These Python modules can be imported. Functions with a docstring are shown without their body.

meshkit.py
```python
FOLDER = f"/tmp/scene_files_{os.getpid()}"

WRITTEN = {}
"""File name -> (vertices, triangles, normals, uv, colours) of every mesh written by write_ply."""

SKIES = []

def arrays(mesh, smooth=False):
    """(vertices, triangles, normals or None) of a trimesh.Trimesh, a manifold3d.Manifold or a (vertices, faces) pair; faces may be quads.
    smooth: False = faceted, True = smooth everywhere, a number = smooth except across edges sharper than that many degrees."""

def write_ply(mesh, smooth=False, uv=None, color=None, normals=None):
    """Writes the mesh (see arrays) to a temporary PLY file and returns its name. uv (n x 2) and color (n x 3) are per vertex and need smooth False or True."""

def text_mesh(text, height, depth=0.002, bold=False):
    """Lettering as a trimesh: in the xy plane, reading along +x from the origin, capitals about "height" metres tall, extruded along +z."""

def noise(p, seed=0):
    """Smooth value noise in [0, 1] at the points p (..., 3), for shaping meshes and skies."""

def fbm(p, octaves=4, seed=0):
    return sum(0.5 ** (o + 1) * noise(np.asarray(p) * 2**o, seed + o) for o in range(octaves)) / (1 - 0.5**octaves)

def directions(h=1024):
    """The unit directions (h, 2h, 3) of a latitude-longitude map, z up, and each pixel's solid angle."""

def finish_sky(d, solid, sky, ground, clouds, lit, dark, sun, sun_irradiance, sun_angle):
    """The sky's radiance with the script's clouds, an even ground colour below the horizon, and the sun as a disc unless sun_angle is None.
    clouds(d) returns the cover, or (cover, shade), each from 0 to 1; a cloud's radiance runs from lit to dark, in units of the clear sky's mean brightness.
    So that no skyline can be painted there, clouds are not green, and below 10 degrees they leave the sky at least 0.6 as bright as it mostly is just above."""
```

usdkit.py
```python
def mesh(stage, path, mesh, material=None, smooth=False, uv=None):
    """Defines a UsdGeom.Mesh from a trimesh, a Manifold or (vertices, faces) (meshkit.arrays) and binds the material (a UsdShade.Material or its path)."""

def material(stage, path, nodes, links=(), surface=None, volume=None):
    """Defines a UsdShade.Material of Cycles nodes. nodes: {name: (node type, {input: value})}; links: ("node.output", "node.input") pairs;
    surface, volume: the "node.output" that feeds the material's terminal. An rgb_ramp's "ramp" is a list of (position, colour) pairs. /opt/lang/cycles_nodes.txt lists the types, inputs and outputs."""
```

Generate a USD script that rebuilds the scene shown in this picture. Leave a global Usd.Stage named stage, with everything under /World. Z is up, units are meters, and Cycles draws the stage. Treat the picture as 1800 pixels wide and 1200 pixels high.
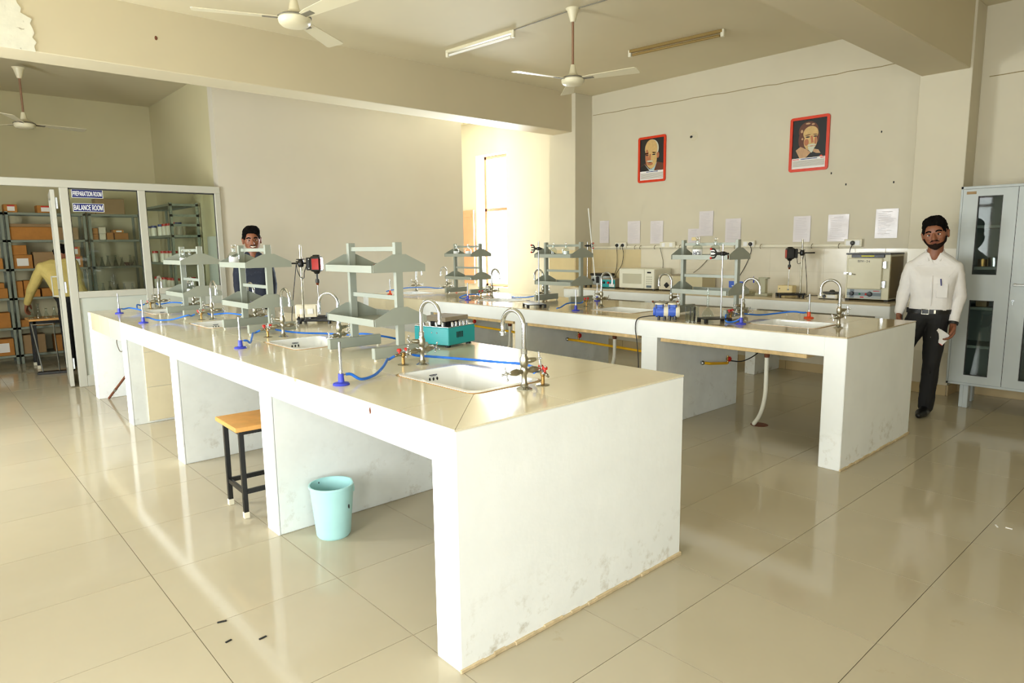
import math, random
import numpy as np, trimesh, usdkit, meshkit
import manifold3d as m3
from shapely.geometry import Polygon, Point, LineString, box as sbox
from shapely import affinity
from shapely.ops import unary_union
from pxr import Usd, UsdGeom, UsdLux, UsdShade, Gf, Sdf

stage = Usd.Stage.CreateInMemory()
UsdGeom.SetStageUpAxis(stage, UsdGeom.Tokens.z)
UsdGeom.SetStageMetersPerUnit(stage, 1.0)
UsdGeom.Xform.Define(stage, '/World')
UsdGeom.Scope.Define(stage, '/World/Looks')

# ------------------------------------------------------------------ camera, sky, daylight, exposure
EXPOSURE = -0.08
CAM = np.array([-1.27903, -1.71231, 1.46774])
FW = np.array([0.66069637, 0.73696184, -0.14271493])
RT = np.array([0.74334327, -0.66879725, -0.01228926])
UP = np.array([0.10450407, 0.09796672, 0.98968754])
cam = UsdGeom.Camera.Define(stage, '/World/camera')
cam.AddTransformOp().Set(Gf.Matrix4d(*RT, 0, *UP, 0, *(-FW), 0, *CAM, 1))
cam.CreateHorizontalApertureAttr(36.0)
cam.CreateVerticalApertureAttr(24.0)
cam.CreateFocalLengthAttr(1175.18 / 1800 * 36)
cam.CreateClippingRangeAttr(Gf.Vec2f(0.05, 200))
cam.CreateExposureAttr(EXPOSURE)

sky = UsdLux.DomeLight.Define(stage, '/World/sky')
sky.CreateIntensityAttr(0.9)
sky.CreateColorAttr(Gf.Vec3f(1.0, 1.0, 1.0))

def daylight(name, centre, direction, w, h, intensity, color=(0.99, 0.985, 1.045)):
    """Soft daylight just outside a real window opening."""
    l = UsdLux.RectLight.Define(stage, '/World/' + name)
    d = np.array(direction, float)
    z = -d / np.linalg.norm(d); x = np.cross([0, 0, 1], z); x /= np.linalg.norm(x); y = np.cross(z, x)
    l.AddTransformOp().Set(Gf.Matrix4d(*x, 0, *y, 0, *z, 0, *centre, 1))
    l.CreateWidthAttr(w); l.CreateHeightAttr(h); l.CreateIntensityAttr(intensity); l.CreateColorAttr(Gf.Vec3f(*color))
    return l
LW = [(-3.3, -1.7), (-1.0, 0.6), (1.75, 2.9), (3.5, 5.1)]      # windows of the left wall (y range)
FWN = [(-2.7, -0.9)]                             # windows of the front wall, behind the camera (x range)
WZ = (0.6, 2.3)
LI = [12.5, 23.5, 6.0, 40.0]
FI = [11.0]
CI = 185.0
for i, (a, b) in enumerate(LW):
    daylight('window_daylight_%d' % i, (-3.35, (a + b) / 2, sum(WZ) / 2), (1, 0, -0.05), b - a, WZ[1] - WZ[0], LI[i])
for i, (a, b) in enumerate(FWN):
    daylight('front_daylight_%d' % i, ((a + b) / 2, -4.35, sum(WZ) / 2), (0, 1, -0.05), b - a, WZ[1] - WZ[0], FI[i])
daylight('corridor_daylight', (6.62, 7.15, 1.95), (-1, 0, 0), 0.76, 2.0, CI, (0.93, 0.98, 1.14))

# ------------------------------------------------------------------ helpers
def c(r, g, b):
    f = lambda v: v / 255 / 12.92 if v / 255 <= 0.04045 else ((v / 255 + 0.055) / 1.055) ** 2.4
    return (f(r), f(g), f(b))

MATS = {}
def mat(name, col, rough=0.5, metal=0.0, spec=0.5, var=0.0, scale=6.0, bump=0.0, bscale=60.0, coat=0.0, trans=0.0, ior=1.5, emit=0.0, rnd=0.0, stain=None):
    n = {'p': ('principled_bsdf', {'base_color': col, 'roughness': rough, 'metallic': metal, 'specular_ior_level': spec, 'coat_weight': coat, 'transmission_weight': trans, 'ior': ior})}
    l = []
    if emit:
        n['p'][1]['emission_color'] = col; n['p'][1]['emission_strength'] = emit
    if var or rnd or stain:
        n['g'] = ('geometry', {})
        n['n'] = ('noise_texture', {'scale': scale, 'detail': 4.0, 'roughness': 0.6})
        l.append(('g.position', 'n.vector'))
        d = max(var, 0.001)
        lo = tuple(x * (1 - d) for x in col); hi = tuple(min(1, x * (1 + d)) for x in col)
        n['r'] = ('rgb_ramp', {'ramp': [(0.3, lo), (0.7, hi)]})
        l.append(('n.fac', 'r.fac'))
        last = 'r.color'
        if rnd:
            n['o'] = ('object_info', {}); n['mr'] = ('map_range', {'to_min': 1 - rnd, 'to_max': 1 + rnd})
            n['h'] = ('hsv', {}); l += [('o.random', 'mr.value'), ('mr.result', 'h.value'), (last, 'h.color')]; last = 'h.color'
        if stain:                                    # worn patches with a shape of their own
            scol, sscale, s0, s1, zmax = stain
            n['sn'] = ('noise_texture', {'scale': sscale, 'detail': 6.0, 'roughness': 0.7}); l.append(('g.position', 'sn.vector'))
            n['sr'] = ('map_range', {'from_min': s0, 'from_max': s1, 'to_min': 0.0, 'to_max': 1.0, 'clamp': True}); l.append(('sn.fac', 'sr.value'))
            n['sm'] = ('mix', {'color2': scol}); l.append((last, 'sm.color1'))
            if zmax:
                n['xyz'] = ('separate_xyz', {}); l.append(('g.position', 'xyz.vector'))
                n['zr'] = ('map_range', {'from_min': zmax, 'from_max': 0.0, 'to_min': 0.0, 'to_max': 1.0, 'clamp': True}); l.append(('xyz.z', 'zr.value'))
                n['mm'] = ('math', {'math_type': 'multiply'}); l += [('zr.result', 'mm.value1'), ('sr.result', 'mm.value2'), ('mm.value', 'sm.fac')]
            else:
                l.append(('sr.result', 'sm.fac'))
            last = 'sm.color'
        l.append((last, 'p.base_color'))
    if bump:
        if 'g' not in n: n['g'] = ('geometry', {})
        n['bn'] = ('noise_texture', {'scale': bscale, 'detail': 3.0}); n['b'] = ('bump', {'strength': bump, 'distance': 0.004})
        l += [('g.position', 'bn.vector'), ('bn.fac', 'b.height'), ('b.normal', 'p.normal')]
    MATS[name] = usdkit.material(stage, '/World/Looks/' + name, n, l, surface='p.BSDF')
    return MATS[name]

def glass_pane(name, tint=(1, 1, 1), gloss=0.03):
    MATS[name] = usdkit.material(stage, '/World/Looks/' + name, {
        't': ('transparent_bsdf', {'color': tint}), 'g': ('glossy_bsdf', {'roughness': gloss, 'color': (1, 1, 1)}),
        'gm': ('geometry', {}), 'io': ('mix_float', {'a': 1.45, 'b': 1 / 1.45}), 'f': ('fresnel', {}), 'm': ('mix_closure', {})},
        [('gm.backfacing', 'io.fac'), ('io.result', 'f.IOR'), ('f.fac', 'm.fac'), ('t.BSDF', 'm.closure1'), ('g.BSDF', 'm.closure2')], surface='m.closure')

class B:
    """Collects shapes into one mesh."""
    def __init__(s): s.m = []
    def add(s, mesh):
        if hasattr(mesh, 'to_mesh'):
            q = mesh.to_mesh(); mesh = trimesh.Trimesh(q.vert_properties[:, :3], q.tri_verts, process=False)
        s.m.append(mesh); return s
    def box(s, x0, x1, y0, y1, z0, z1, ch=0.0, M=None):
        x0, x1 = min(x0, x1), max(x0, x1); y0, y1 = min(y0, y1), max(y0, y1); z0, z1 = min(z0, z1), max(z0, z1)
        e = [x1 - x0, y1 - y0, z1 - z0]
        if ch:
            ch = min(ch, min(e) * 0.45)
            p = []
            for sx in (0, 1):
                for sy in (0, 1):
                    for sz in (0, 1):
                        q = np.array([sx * e[0], sy * e[1], sz * e[2]], float); d = np.array([1 - 2 * sx, 1 - 2 * sy, 1 - 2 * sz]) * ch
                        for k in range(3):
                            v = q + d; v[k] = q[k]; p.append(v)
            m = trimesh.convex.convex_hull(np.array(p)); m.apply_translation([x0, y0, z0])
        else:
            m = trimesh.creation.box(e); m.apply_translation([(x0 + x1) / 2, (y0 + y1) / 2, (z0 + z1) / 2])
        if M is not None: m.apply_transform(M)
        return s.add(m)
    def cyl(s, p0, p1, r, r1=None, n=16):
        p0, p1 = np.array(p0, float), np.array(p1, float); r1 = r if r1 is None else r1
        return s.add(tube_mesh(np.array([p0, p1]), [r, r1], n))
    def tube(s, pts, r, n=10, smooth=True, k=8):
        pts = np.array(pts, float)
        if smooth and len(pts) > 2: pts = spline(pts, k)
        return s.add(tube_mesh(pts, np.broadcast_to(r, len(pts)) if np.ndim(r) == 0 else r, n))
    def lathe(s, prof, at=(0, 0, 0), n=24, axis=None):
        m = trimesh.creation.revolve(np.array(prof, float), sections=n)
        if m.volume < 0: m.invert()
        if axis is not None:
            m.apply_transform(trimesh.geometry.align_vectors([0, 0, 1], np.array(axis, float) / np.linalg.norm(axis)))
        m.apply_translation(at); return s.add(m)
    def ext(s, poly, z0, z1, M=None):
        for g in getattr(poly, 'geoms', [poly]):
            if g.is_empty or g.area < 1e-8: continue
            m = trimesh.creation.extrude_polygon(g, z1 - z0, engine='earcut'); m.apply_translation([0, 0, z0])
            if M is not None: m.apply_transform(M)
            s.add(m)
        return s
    def sph(s, p, r, sub=2):
        m = trimesh.creation.icosphere(sub, 1.0); m.apply_scale(r); m.apply_translation(p); return s.add(m)
    def text(s, t, h, depth, M, bold=True):
        m = meshkit.text_mesh(t, h, depth, bold); m.apply_translation([-m.bounds[:, 0].mean(), -h / 2, 0]); m.apply_transform(M); return s.add(m)
    def move(s, t=(0, 0, 0), rz=0):
        T = trimesh.transformations.rotation_matrix(rz, [0, 0, 1]); T[:3, 3] = t
        for q in s.m: q.apply_transform(T)
        return s
    def get(s): return trimesh.util.concatenate(s.m) if len(s.m) > 1 else s.m[0]

def spline(p, k=8):
    q = np.vstack([2 * p[0] - p[1], p, 2 * p[-1] - p[-2]]); out = []
    for i in range(1, len(q) - 2):
        for t in np.arange(k) / k:
            a, b, d, e = q[i - 1:i + 3]
            out.append(0.5 * (2 * b + (d - a) * t + (2 * a - 5 * b + 4 * d - e) * t * t + (3 * b - a - 3 * d + e) * t ** 3))
    out.append(p[-1]); return np.array(out)

def tube_mesh(p, r, n=12):
    t = np.gradient(p, axis=0); t /= np.linalg.norm(t, axis=1)[:, None] + 1e-12
    a = np.array([0, 0, 1.0]) if abs(t[0][2]) < 0.9 else np.array([1.0, 0, 0])
    u = np.cross(t[0], a); u /= np.linalg.norm(u)
    V, th = [], np.arange(n) * 2 * np.pi / n
    for i in range(len(p)):
        u = u - t[i] * (u @ t[i]); u /= np.linalg.norm(u); w = np.cross(t[i], u)
        V.append(p[i] + r[i] * (np.cos(th)[:, None] * u + np.sin(th)[:, None] * w))
    V = np.vstack(V + [p[:1], p[-1:]]); F = []
    for i in range(len(p) - 1):
        for j in range(n):
            a, b = i * n + j, i * n + (j + 1) % n
            F += [(a, b, b + n), (a, b + n, a + n)]
    e = len(p) * n
    for j in range(n):
        F.append((e, (j + 1) % n, j)); F.append((e + 1, e - n + j, e - n + (j + 1) % n))
    return trimesh.Trimesh(V, F, process=False)

USED = {}
def path_for(parent, name):
    base = '/World' if parent is None else str(parent.GetPath())
    k = USED.setdefault(base, {}); i = k.get(name, 0); k[name] = i + 1
    return base + '/' + (name if i == 0 else '%s_%03d' % (name, i))
def tag(o, label=None, cat=None, group=None, kind=None):
    for k, v in (('label', label), ('category', cat), ('group', group), ('kind', kind)):
        if v: o.SetCustomDataByKey(k, v)
    return o
def obj(name, mesh, m, parent=None, smooth=35, label=None, cat=None, group=None, kind=None):
    if isinstance(mesh, B): mesh = mesh.get()
    p = usdkit.mesh(stage, path_for(parent, name), mesh, MATS[m], smooth=smooth).GetPrim()
    return tag(p, label, cat, group, kind)
def thing(name, label, cat, loc=(0, 0, 0), rz=0.0, group=None, kind=None):
    x = UsdGeom.Xform.Define(stage, path_for(None, name))
    x.AddTranslateOp().Set(Gf.Vec3d(*map(float, loc))); x.AddRotateZOp().Set(float(math.degrees(rz)))
    return tag(x.GetPrim(), label, cat, group, kind)
def struct(name): return tag(UsdGeom.Xform.Define(stage, path_for(None, name)).GetPrim(), kind='structure')
def dup(root, label, loc, rz=0.0, group=None):
    o = UsdGeom.Xform.Define(stage, path_for(None, root.GetName().rsplit('_0', 1)[0]))
    o.GetPrim().GetReferences().AddInternalReference(root.GetPath())
    o.GetPrim().SetInstanceable(True)
    o.ClearXformOpOrder()
    o.AddTranslateOp().Set(Gf.Vec3d(*map(float, loc))); o.AddRotateZOp().Set(float(math.degrees(rz)))
    was = root.GetCustomData()
    return tag(o.GetPrim(), label, was.get('category'), group or was.get('group'))
def rot(axis, a, at=(0, 0, 0)): return trimesh.transformations.rotation_matrix(a, axis, at)
def frame(o, x, y, z):
    M = np.eye(4); M[:3, 0], M[:3, 1], M[:3, 2], M[:3, 3] = x, y, z, o; return M
def man(mesh): return m3.Manifold(m3.Mesh(np.asarray(mesh.vertices, np.float32), np.asarray(mesh.faces, np.uint32)))
def rbox(x0, x1, y0, y1, r): return sbox(x0 + r, y0 + r, x1 - r, y1 - r).buffer(r, quad_segs=6)
PI = math.pi

# ------------------------------------------------------------------ materials
mat('wall_paint', c(207, 199, 177), 0.6, var=0.03, scale=1.3, bump=0.05, bscale=40, spec=0.3)
mat('wall_paint_back', c(206, 199, 184), 0.55, var=0.03, scale=0.9, bump=0.04, bscale=40, spec=0.3)
mat('ceiling_paint', c(212, 202, 173), 0.7, var=0.03, scale=0.8, bump=0.05, bscale=30, spec=0.2)
mat('beam_paint', c(208, 197, 168), 0.65, var=0.03, scale=0.8, spec=0.25, bump=0.04, bscale=30)
mat('bare_plaster', c(225, 223, 208), 0.8, var=0.06, scale=9, stain=(c(120, 105, 70), 14, 0.62, 0.7, 0), bump=0.3, bscale=25)
mat('crack_line', c(150, 135, 95), 0.9)
mat('floor_tile', c(184, 174, 150), 0.09, spec=0.32, var=0.02, scale=2.5, rnd=0.02, stain=(c(170, 155, 122), 3.5, 0.66, 0.8, 0))
mat('grout', c(120, 108, 84), 0.8)
mat('skirting_tile', c(190, 168, 125), 0.3, var=0.04, rnd=0.03)
mat('dado_tan', c(214, 196, 152), 0.2, var=0.03, rnd=0.02)
mat('apron_cream', c(224, 213, 182), 0.25, var=0.03, rnd=0.02)
mat('dado_white', c(222, 214, 194), 0.18, var=0.02, rnd=0.015)
mat('whitewash', c(239, 242, 241), 0.7, var=0.03, scale=4, bump=0.25, bscale=22, spec=0.25, stain=(c(186, 180, 162), 11, 0.54, 0.72, 0.3))
mat('whitewash_inner', c(231, 235, 233), 0.75, var=0.05, scale=5, bump=0.25, bscale=18, spec=0.2, stain=(c(186, 182, 170), 8, 0.56, 0.74, 0.5))
mat('bench_tile', c(226, 217, 190), 0.13, spec=0.4, var=0.03, scale=3, rnd=0.02)
mat('bench_tile_brown', c(200, 184, 152), 0.10, spec=0.5, var=0.04, scale=3, rnd=0.02)
mat('cement', c(202, 182, 145), 0.85, var=0.15, scale=30)
mat('ceramic', c(240, 241, 238), 0.08, spec=0.5)
mat('dark', c(20, 20, 20), 0.6)
mat('black_plastic', c(24, 24, 24), 0.35)
mat('chrome', c(214, 218, 222), 0.12, metal=1.0)
mat('dull_chrome', c(165, 160, 142), 0.28, metal=1.0, var=0.1, scale=40)
mat('brass', c(170, 135, 80), 0.35, metal=1.0)
mat('steel', c(188, 192, 195), 0.22, metal=1.0)
mat('red_plastic', c(190, 30, 15), 0.35)
mat('orange_plastic', c(225, 75, 25), 0.4)
mat('blue_plastic', c(60, 70, 190), 0.4)
mat('hose_blue', c(42, 112, 212), 0.3)
mat('pump_blue', c(70, 105, 205), 0.35)
mat('cream_plastic', c(225, 218, 195), 0.45)
mat('rack_grey', c(154, 159, 147), 0.4, var=0.02)
mat('red_ink', c(190, 60, 40), 0.8)
mat('bottle_glass', c(250, 252, 250), 0.02, trans=1.0, ior=1.3)
mat('glass_white', c(236, 238, 236), 0.1)
mat('paper', c(232, 230, 226), 0.7)
mat('paper_lilac', c(220, 213, 214), 0.25, var=0.03)
mat('ink', c(60, 60, 75), 0.8)
mat('ink_light', c(204, 197, 199), 0.8)
mat('amber', c(110, 50, 22), 0.25)
mat('copper_bowl', c(140, 75, 38), 0.3, metal=0.6)
mat('mauve_bowl', c(95, 80, 90), 0.4)
mat('teal', c(20, 160, 165), 0.35)
mat('grey_board', c(150, 138, 118), 0.7, var=0.06, scale=25)
mat('dark_grey', c(58, 58, 56), 0.5)
mat('wood_top', c(222, 165, 92), 0.4, var=0.1, scale=14)
mat('board_wood', c(205, 178, 130), 0.8, var=0.2, scale=18)
mat('yellow_pipe', c(238, 182, 15), 0.4)
mat('white_hose', c(225, 222, 205), 0.4)
mat('rust', c(110, 62, 38), 0.8, var=0.2, scale=40)
mat('bucket', c(172, 220, 220), 0.35, var=0.04)
mat('poster_red', c(215, 55, 15), 0.35)
mat('poster_dark', c(30, 26, 24), 0.5)
mat('poster_brown', c(95, 50, 30), 0.5)
mat('poster_black', c(14, 13, 14), 0.5)
mat('poster_skin', c(205, 170, 110), 0.5, var=0.1, scale=30)
mat('poster_blush', c(178, 110, 72), 0.5)
mat('poster_grey', c(200, 198, 176), 0.5)
mat('poster_blue', c(170, 195, 200), 0.5)
mat('poster_collar', c(190, 150, 110), 0.5, var=0.1, scale=25)
mat('poster_text', c(178, 172, 160), 0.6)
mat('cabinet_grey', c(172, 178, 176), 0.38, spec=0.5, var=0.03, scale=5)
mat('cabinet_inside', c(120, 128, 122), 0.6)
mat('shelf_grey', c(128, 136, 122), 0.55, var=0.05, scale=8)
mat('shelf_dark', c(92, 100, 88), 0.6)
mat('carton', c(176, 118, 50), 0.75, var=0.08, scale=12, rnd=0.12)
mat('carton_tan', c(150, 122, 84), 0.75, var=0.05, scale=12, rnd=0.06)
mat('carton_white', c(215, 208, 185), 0.75)
mat('label_red', c(200, 45, 40), 0.6)
mat('jar_white', c(228, 224, 205), 0.3)
mat('lid_blue', c(40, 55, 120), 0.4)
mat('prep_paint', c(200, 192, 156), 0.55, var=0.03, scale=0.9, spec=0.3)
mat('aluminium', c(188, 186, 174), 0.45, spec=0.5)
mat('panel_grey', c(190, 194, 184), 0.5)
mat('sign_blue', c(20, 30, 100), 0.4)
mat('sign_white', c(235, 235, 235), 0.5)
mat('fan_white', c(222, 214, 185), 0.4)
mat('fan_rod', c(140, 105, 80), 0.5)
mat('tube_white', c(235, 232, 225), 0.3)
mat('tube_old', c(140, 115, 60), 0.5)
mat('window_wood', c(176, 96, 62), 0.5)
mat('shutter_wood', c(226, 150, 110), 0.55, var=0.04)
mat('oven_cream', c(214, 208, 180), 0.4, var=0.02)
mat('oven_side', c(130, 112, 75), 0.5)
mat('panel_silver', c(165, 172, 172), 0.35)
mat('panel_blue_grey', c(105, 118, 125), 0.4)
mat('label_yellow', c(205, 195, 20), 0.5)
mat('green_lamp', c(10, 120, 70), 0.3)
mat('microwave_white', c(232, 230, 212), 0.35)
mat('microwave_window', c(196, 192, 168), 0.25)
mat('box_beige', c(200, 190, 155), 0.5)
mat('pad_cream', c(240, 220, 165), 0.6)
mat('acrylic', c(210, 208, 180), 0.15, trans=0.35)
mat('skin', c(138, 86, 60), 0.5, var=0.06, scale=25)
mat('skin_dark', c(112, 62, 40), 0.5, var=0.06, scale=25)
mat('lips', c(120, 66, 52), 0.5)
mat('hair', c(13, 10, 9), 0.95, var=0.3, scale=90, bump=0.6, bscale=120, spec=0.1)
mat('beard', c(36, 25, 20), 0.95, spec=0.1, var=0.3, scale=120)
mat('eye_white', c(225, 220, 212), 0.3)
mat('teeth', c(235, 228, 215), 0.3)
mat('shirt_white', c(222, 218, 214), 0.8, var=0.02, scale=30, bump=0.35, bscale=9)
mat('trouser_black', c(16, 16, 18), 0.75, bump=0.3, bscale=9)
mat('leather', c(14, 13, 13), 0.3)
mat('buckle', c(170, 165, 150), 0.25, metal=1.0)
mat('shirt_navy', c(34, 40, 56), 0.8, bump=0.35, bscale=9, stain=(c(90, 95, 115), 60, 0.64, 0.68, 0))
mat('shirt_yellow', c(196, 176, 104), 0.8, var=0.06, scale=25, bump=0.35, bscale=9)
mat('pen_blue', c(35, 40, 110), 0.4)
mat('cord', c(25, 25, 25), 0.5)
mat('cord_grey', c(120, 115, 100), 0.5)
mat('batten', c(226, 220, 198), 0.5)
mat('plaster_hole', c(205, 196, 170), 0.9)
mat('sealant', c(196, 160, 110), 0.8, var=0.2, scale=30)
glass_pane('window_glass', (0.93, 0.96, 0.93))
glass_pane('cabinet_glass', (0.8, 0.84, 0.82))
glass_pane('thin_glass', (0.93, 0.95, 0.94), 0.02)
# ------------------------------------------------------------------ the setting
XL, XW, YF, YP, YB2, HC = -3.0, 6.22, -4.0, 6.74, 9.5, 3.55
def in_view(p):
    d = np.array(p, float) - CAM; z = d @ FW
    if z < 0.3: return False
    x, y = 900 + 1175.18 * (d @ RT) / z, 600 - 1175.18 * (d @ UP) / z
    return -60 < x < 1860 and -60 < y < 1270

# floor of large polished tiles
fl = struct('floor')
obj('slab', B().box(XL - .4, XW + .4, YF - .4, YB2 + .3, -0.12, -0.003), 'grout', fl)
xs = -0.6 + 0.61 * np.arange(-5, 13); ys = 0.918 + 0.607 * np.arange(-9, 16)
far = B(); g = 0.0014
for i in range(len(xs) - 1):
    for j in range(len(ys) - 1):
        x0, x1, y0, y1 = max(xs[i], XL) + g, min(xs[i + 1], XW) - g, max(ys[j], YF) + g, min(ys[j + 1], YB2) - g
        if x1 - x0 < .03 or y1 - y0 < .03: continue
        b = B().box(x0, x1, y0, y1, -0.011, 0.0)
        if any(in_view((a, q, 0)) for a in np.linspace(x0, x1, 3) for q in np.linspace(y0, y1, 3)): obj('tile', b, 'floor_tile', fl, smooth=False)
        else: far.add(b.get())
obj('tile_field', far, 'floor_tile', fl, smooth=False, kind='stuff')

ce = struct('ceiling')
obj('slab', B().box(XL - .4, XW + .4, YF - .4, YB2 + .3, HC, HC + .15), 'ceiling_paint', ce)

# right wall with the portraits and, past the corner pillar, the corridor window
wr = struct('wall_right')
W2 = XW + .3
b = B().box(XW, W2, YF - .3, 6.74, 0, HC).box(XW, W2, 6.74, 7.53, 2.99, HC).box(XW, W2, 7.53, 9.5, 0, HC).box(XW, W2, 6.74, 7.53, 0, .75)
obj('plaster', b, 'wall_paint', wr)
rng = random.Random(4)
for y0, y1, m in ((4.6, 4.879, 'dado_tan'), (3.98, 4.597, 'dado_tan')) + tuple((3.977 - .62 * k - .617, 3.977 - .62 * k, 'dado_white') for k in range(5)) + ((.585, .874, 'dado_white'),):
    for z0, z1 in ((.87, 1.128), (1.131, 1.385)):
        obj('dado_tile', B().box(XW - .0015, XW + .01, y0, y1, z0, z1), m, wr, smooth=False)
# the wavy plaster line above the portraits
pts = [(XW - .001, y, 3.285 - (4.86 - y) * .022 + rng.uniform(-.006, .006)) for y in np.linspace(4.86, .6, 40)]
obj('plaster_seam', B().tube(pts, .004, 5, False), 'crack_line', wr)
pts = [(XW - .001, y, 2.93 + rng.uniform(-.004, .004)) for y in np.linspace(.1, -1.0, 12)]
obj('plaster_seam', B().tube(pts, .004, 5, False), 'crack_line', wr)
obj('patched_hole', B().lathe([(0, -.004), (.05, -.004), (.058, .002), (.03, .006), (.022, .004)], (XW, 3.19, 2.79), 16, (-1, 0, 0)), 'plaster_hole', wr)
obj('hole', B().lathe([(0, 0), (.016, 0), (.016, .008), (0, .008)], (XW, 3.225, 2.785), 12, (-1, 0, 0)), 'dark', wr)
for y, z in ((1.311, 2.061), (.844, 2.049), (1.47, 2.19), (.99, 2.56)):
    obj('nail_mark', B().sph((XW, y, z), (.004, .007, .012), 1), 'dark', wr)

bs = struct('baseboard_right')
for k in range(8):
    y1 = 4.87 - .6 * k; y0 = max(y1 - .597, .59)
    if y1 > .6: obj('skirting_tile', B().box(XW - .012, XW + .01, y0, y1, 0, .1, .002), 'skirting_tile', bs, smooth=False)
for k in range(7): obj('skirting_tile', B().box(XW - .012, XW + .01, .15 - .6 * k - .597, .15 - .6 * k, 0, .1, .002), 'skirting_tile', bs, smooth=False)
obj('skirting_tile', B().box(5.917, 5.94, .165, .58, 0, .1, .002), 'skirting_tile', bs, smooth=False)
obj('skirting_tile', B().box(5.93, XW, .149, .163, 0, .1, .002), 'skirting_tile', bs, smooth=False)

# pillars and beams
t = struct('trim_1'); obj('pillar', B().box(5.93, XW, .16, .58, 0, HC, .004), 'wall_paint', t, smooth=False)
obj('dado_tile', B().box(5.9285, 5.94, .161, .579, .87, 1.385), 'dado_white', t, smooth=False)
obj('dado_tile', B().box(5.9285, 5.94, .161, .579, .41, .867), 'dado_white', t, smooth=False)
t = struct('trim_2'); obj('pillar', B().box(5.87, XW, 4.88, 5.40, 0, HC, .004), 'wall_paint', t, smooth=False)
obj('dado_tile', B().box(5.863, 5.88, 4.88, 5.395, .87, 1.385, .002), 'dado_tan', t, smooth=False)
obj('dado_tile', B().box(5.87, XW - .01, 4.872, 4.885, .87, 1.385, .002), 'dado_tan', t, smooth=False)
t = struct('trim_3'); obj('beam', B().box(XL, XW, 4.95, 5.32, 3.03, HC + .01, .006), 'beam_paint', t, smooth=False)
# patch of bare plaster at the beam's left end
rp = random.Random(7); edge = [(-.335 + rp.uniform(-.02, .02) - .12 * (z - 3.03) / .52 * (1 if z > 3.3 else .2), z) for z in np.linspace(3.032, 3.55, 16)]
obj('plaster_patch', B().ext(Polygon([(-2.9, 3.032)] + edge + [(-2.9, 3.55)]), 0, .008, frame((0, 4.95, 0), (1, 0, 0), (0, 0, 1), (0, -1, 0))), 'bare_plaster', t)
obj('stain_spot', B().sph((.55, 4.95, 3.30), (.012, .004, .018), 2), 'rust', t)
t = struct('trim_4'); obj('beam', B().box(XL, XW, .18, .57, 2.975, HC + .01, .006), 'beam_paint', t, smooth=False)

# back wall block, prep-room walls, corridor end
wb = struct('wall_back')
obj('plaster', B().box(1.60, 5.3, YP, YP + .16, 0, HC).box(1.752, XW + .3, 8.9, 9.05, 0, HC), 'wall_paint_back', wb, smooth=False)
obj('plaster', B().box(1.62, 1.75, YP + .162, YB2, 0, HC).box(XL, 1.75, YB2 + .001, YB2 + .2, 0, HC), 'prep_paint', wb, smooth=False)
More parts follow.
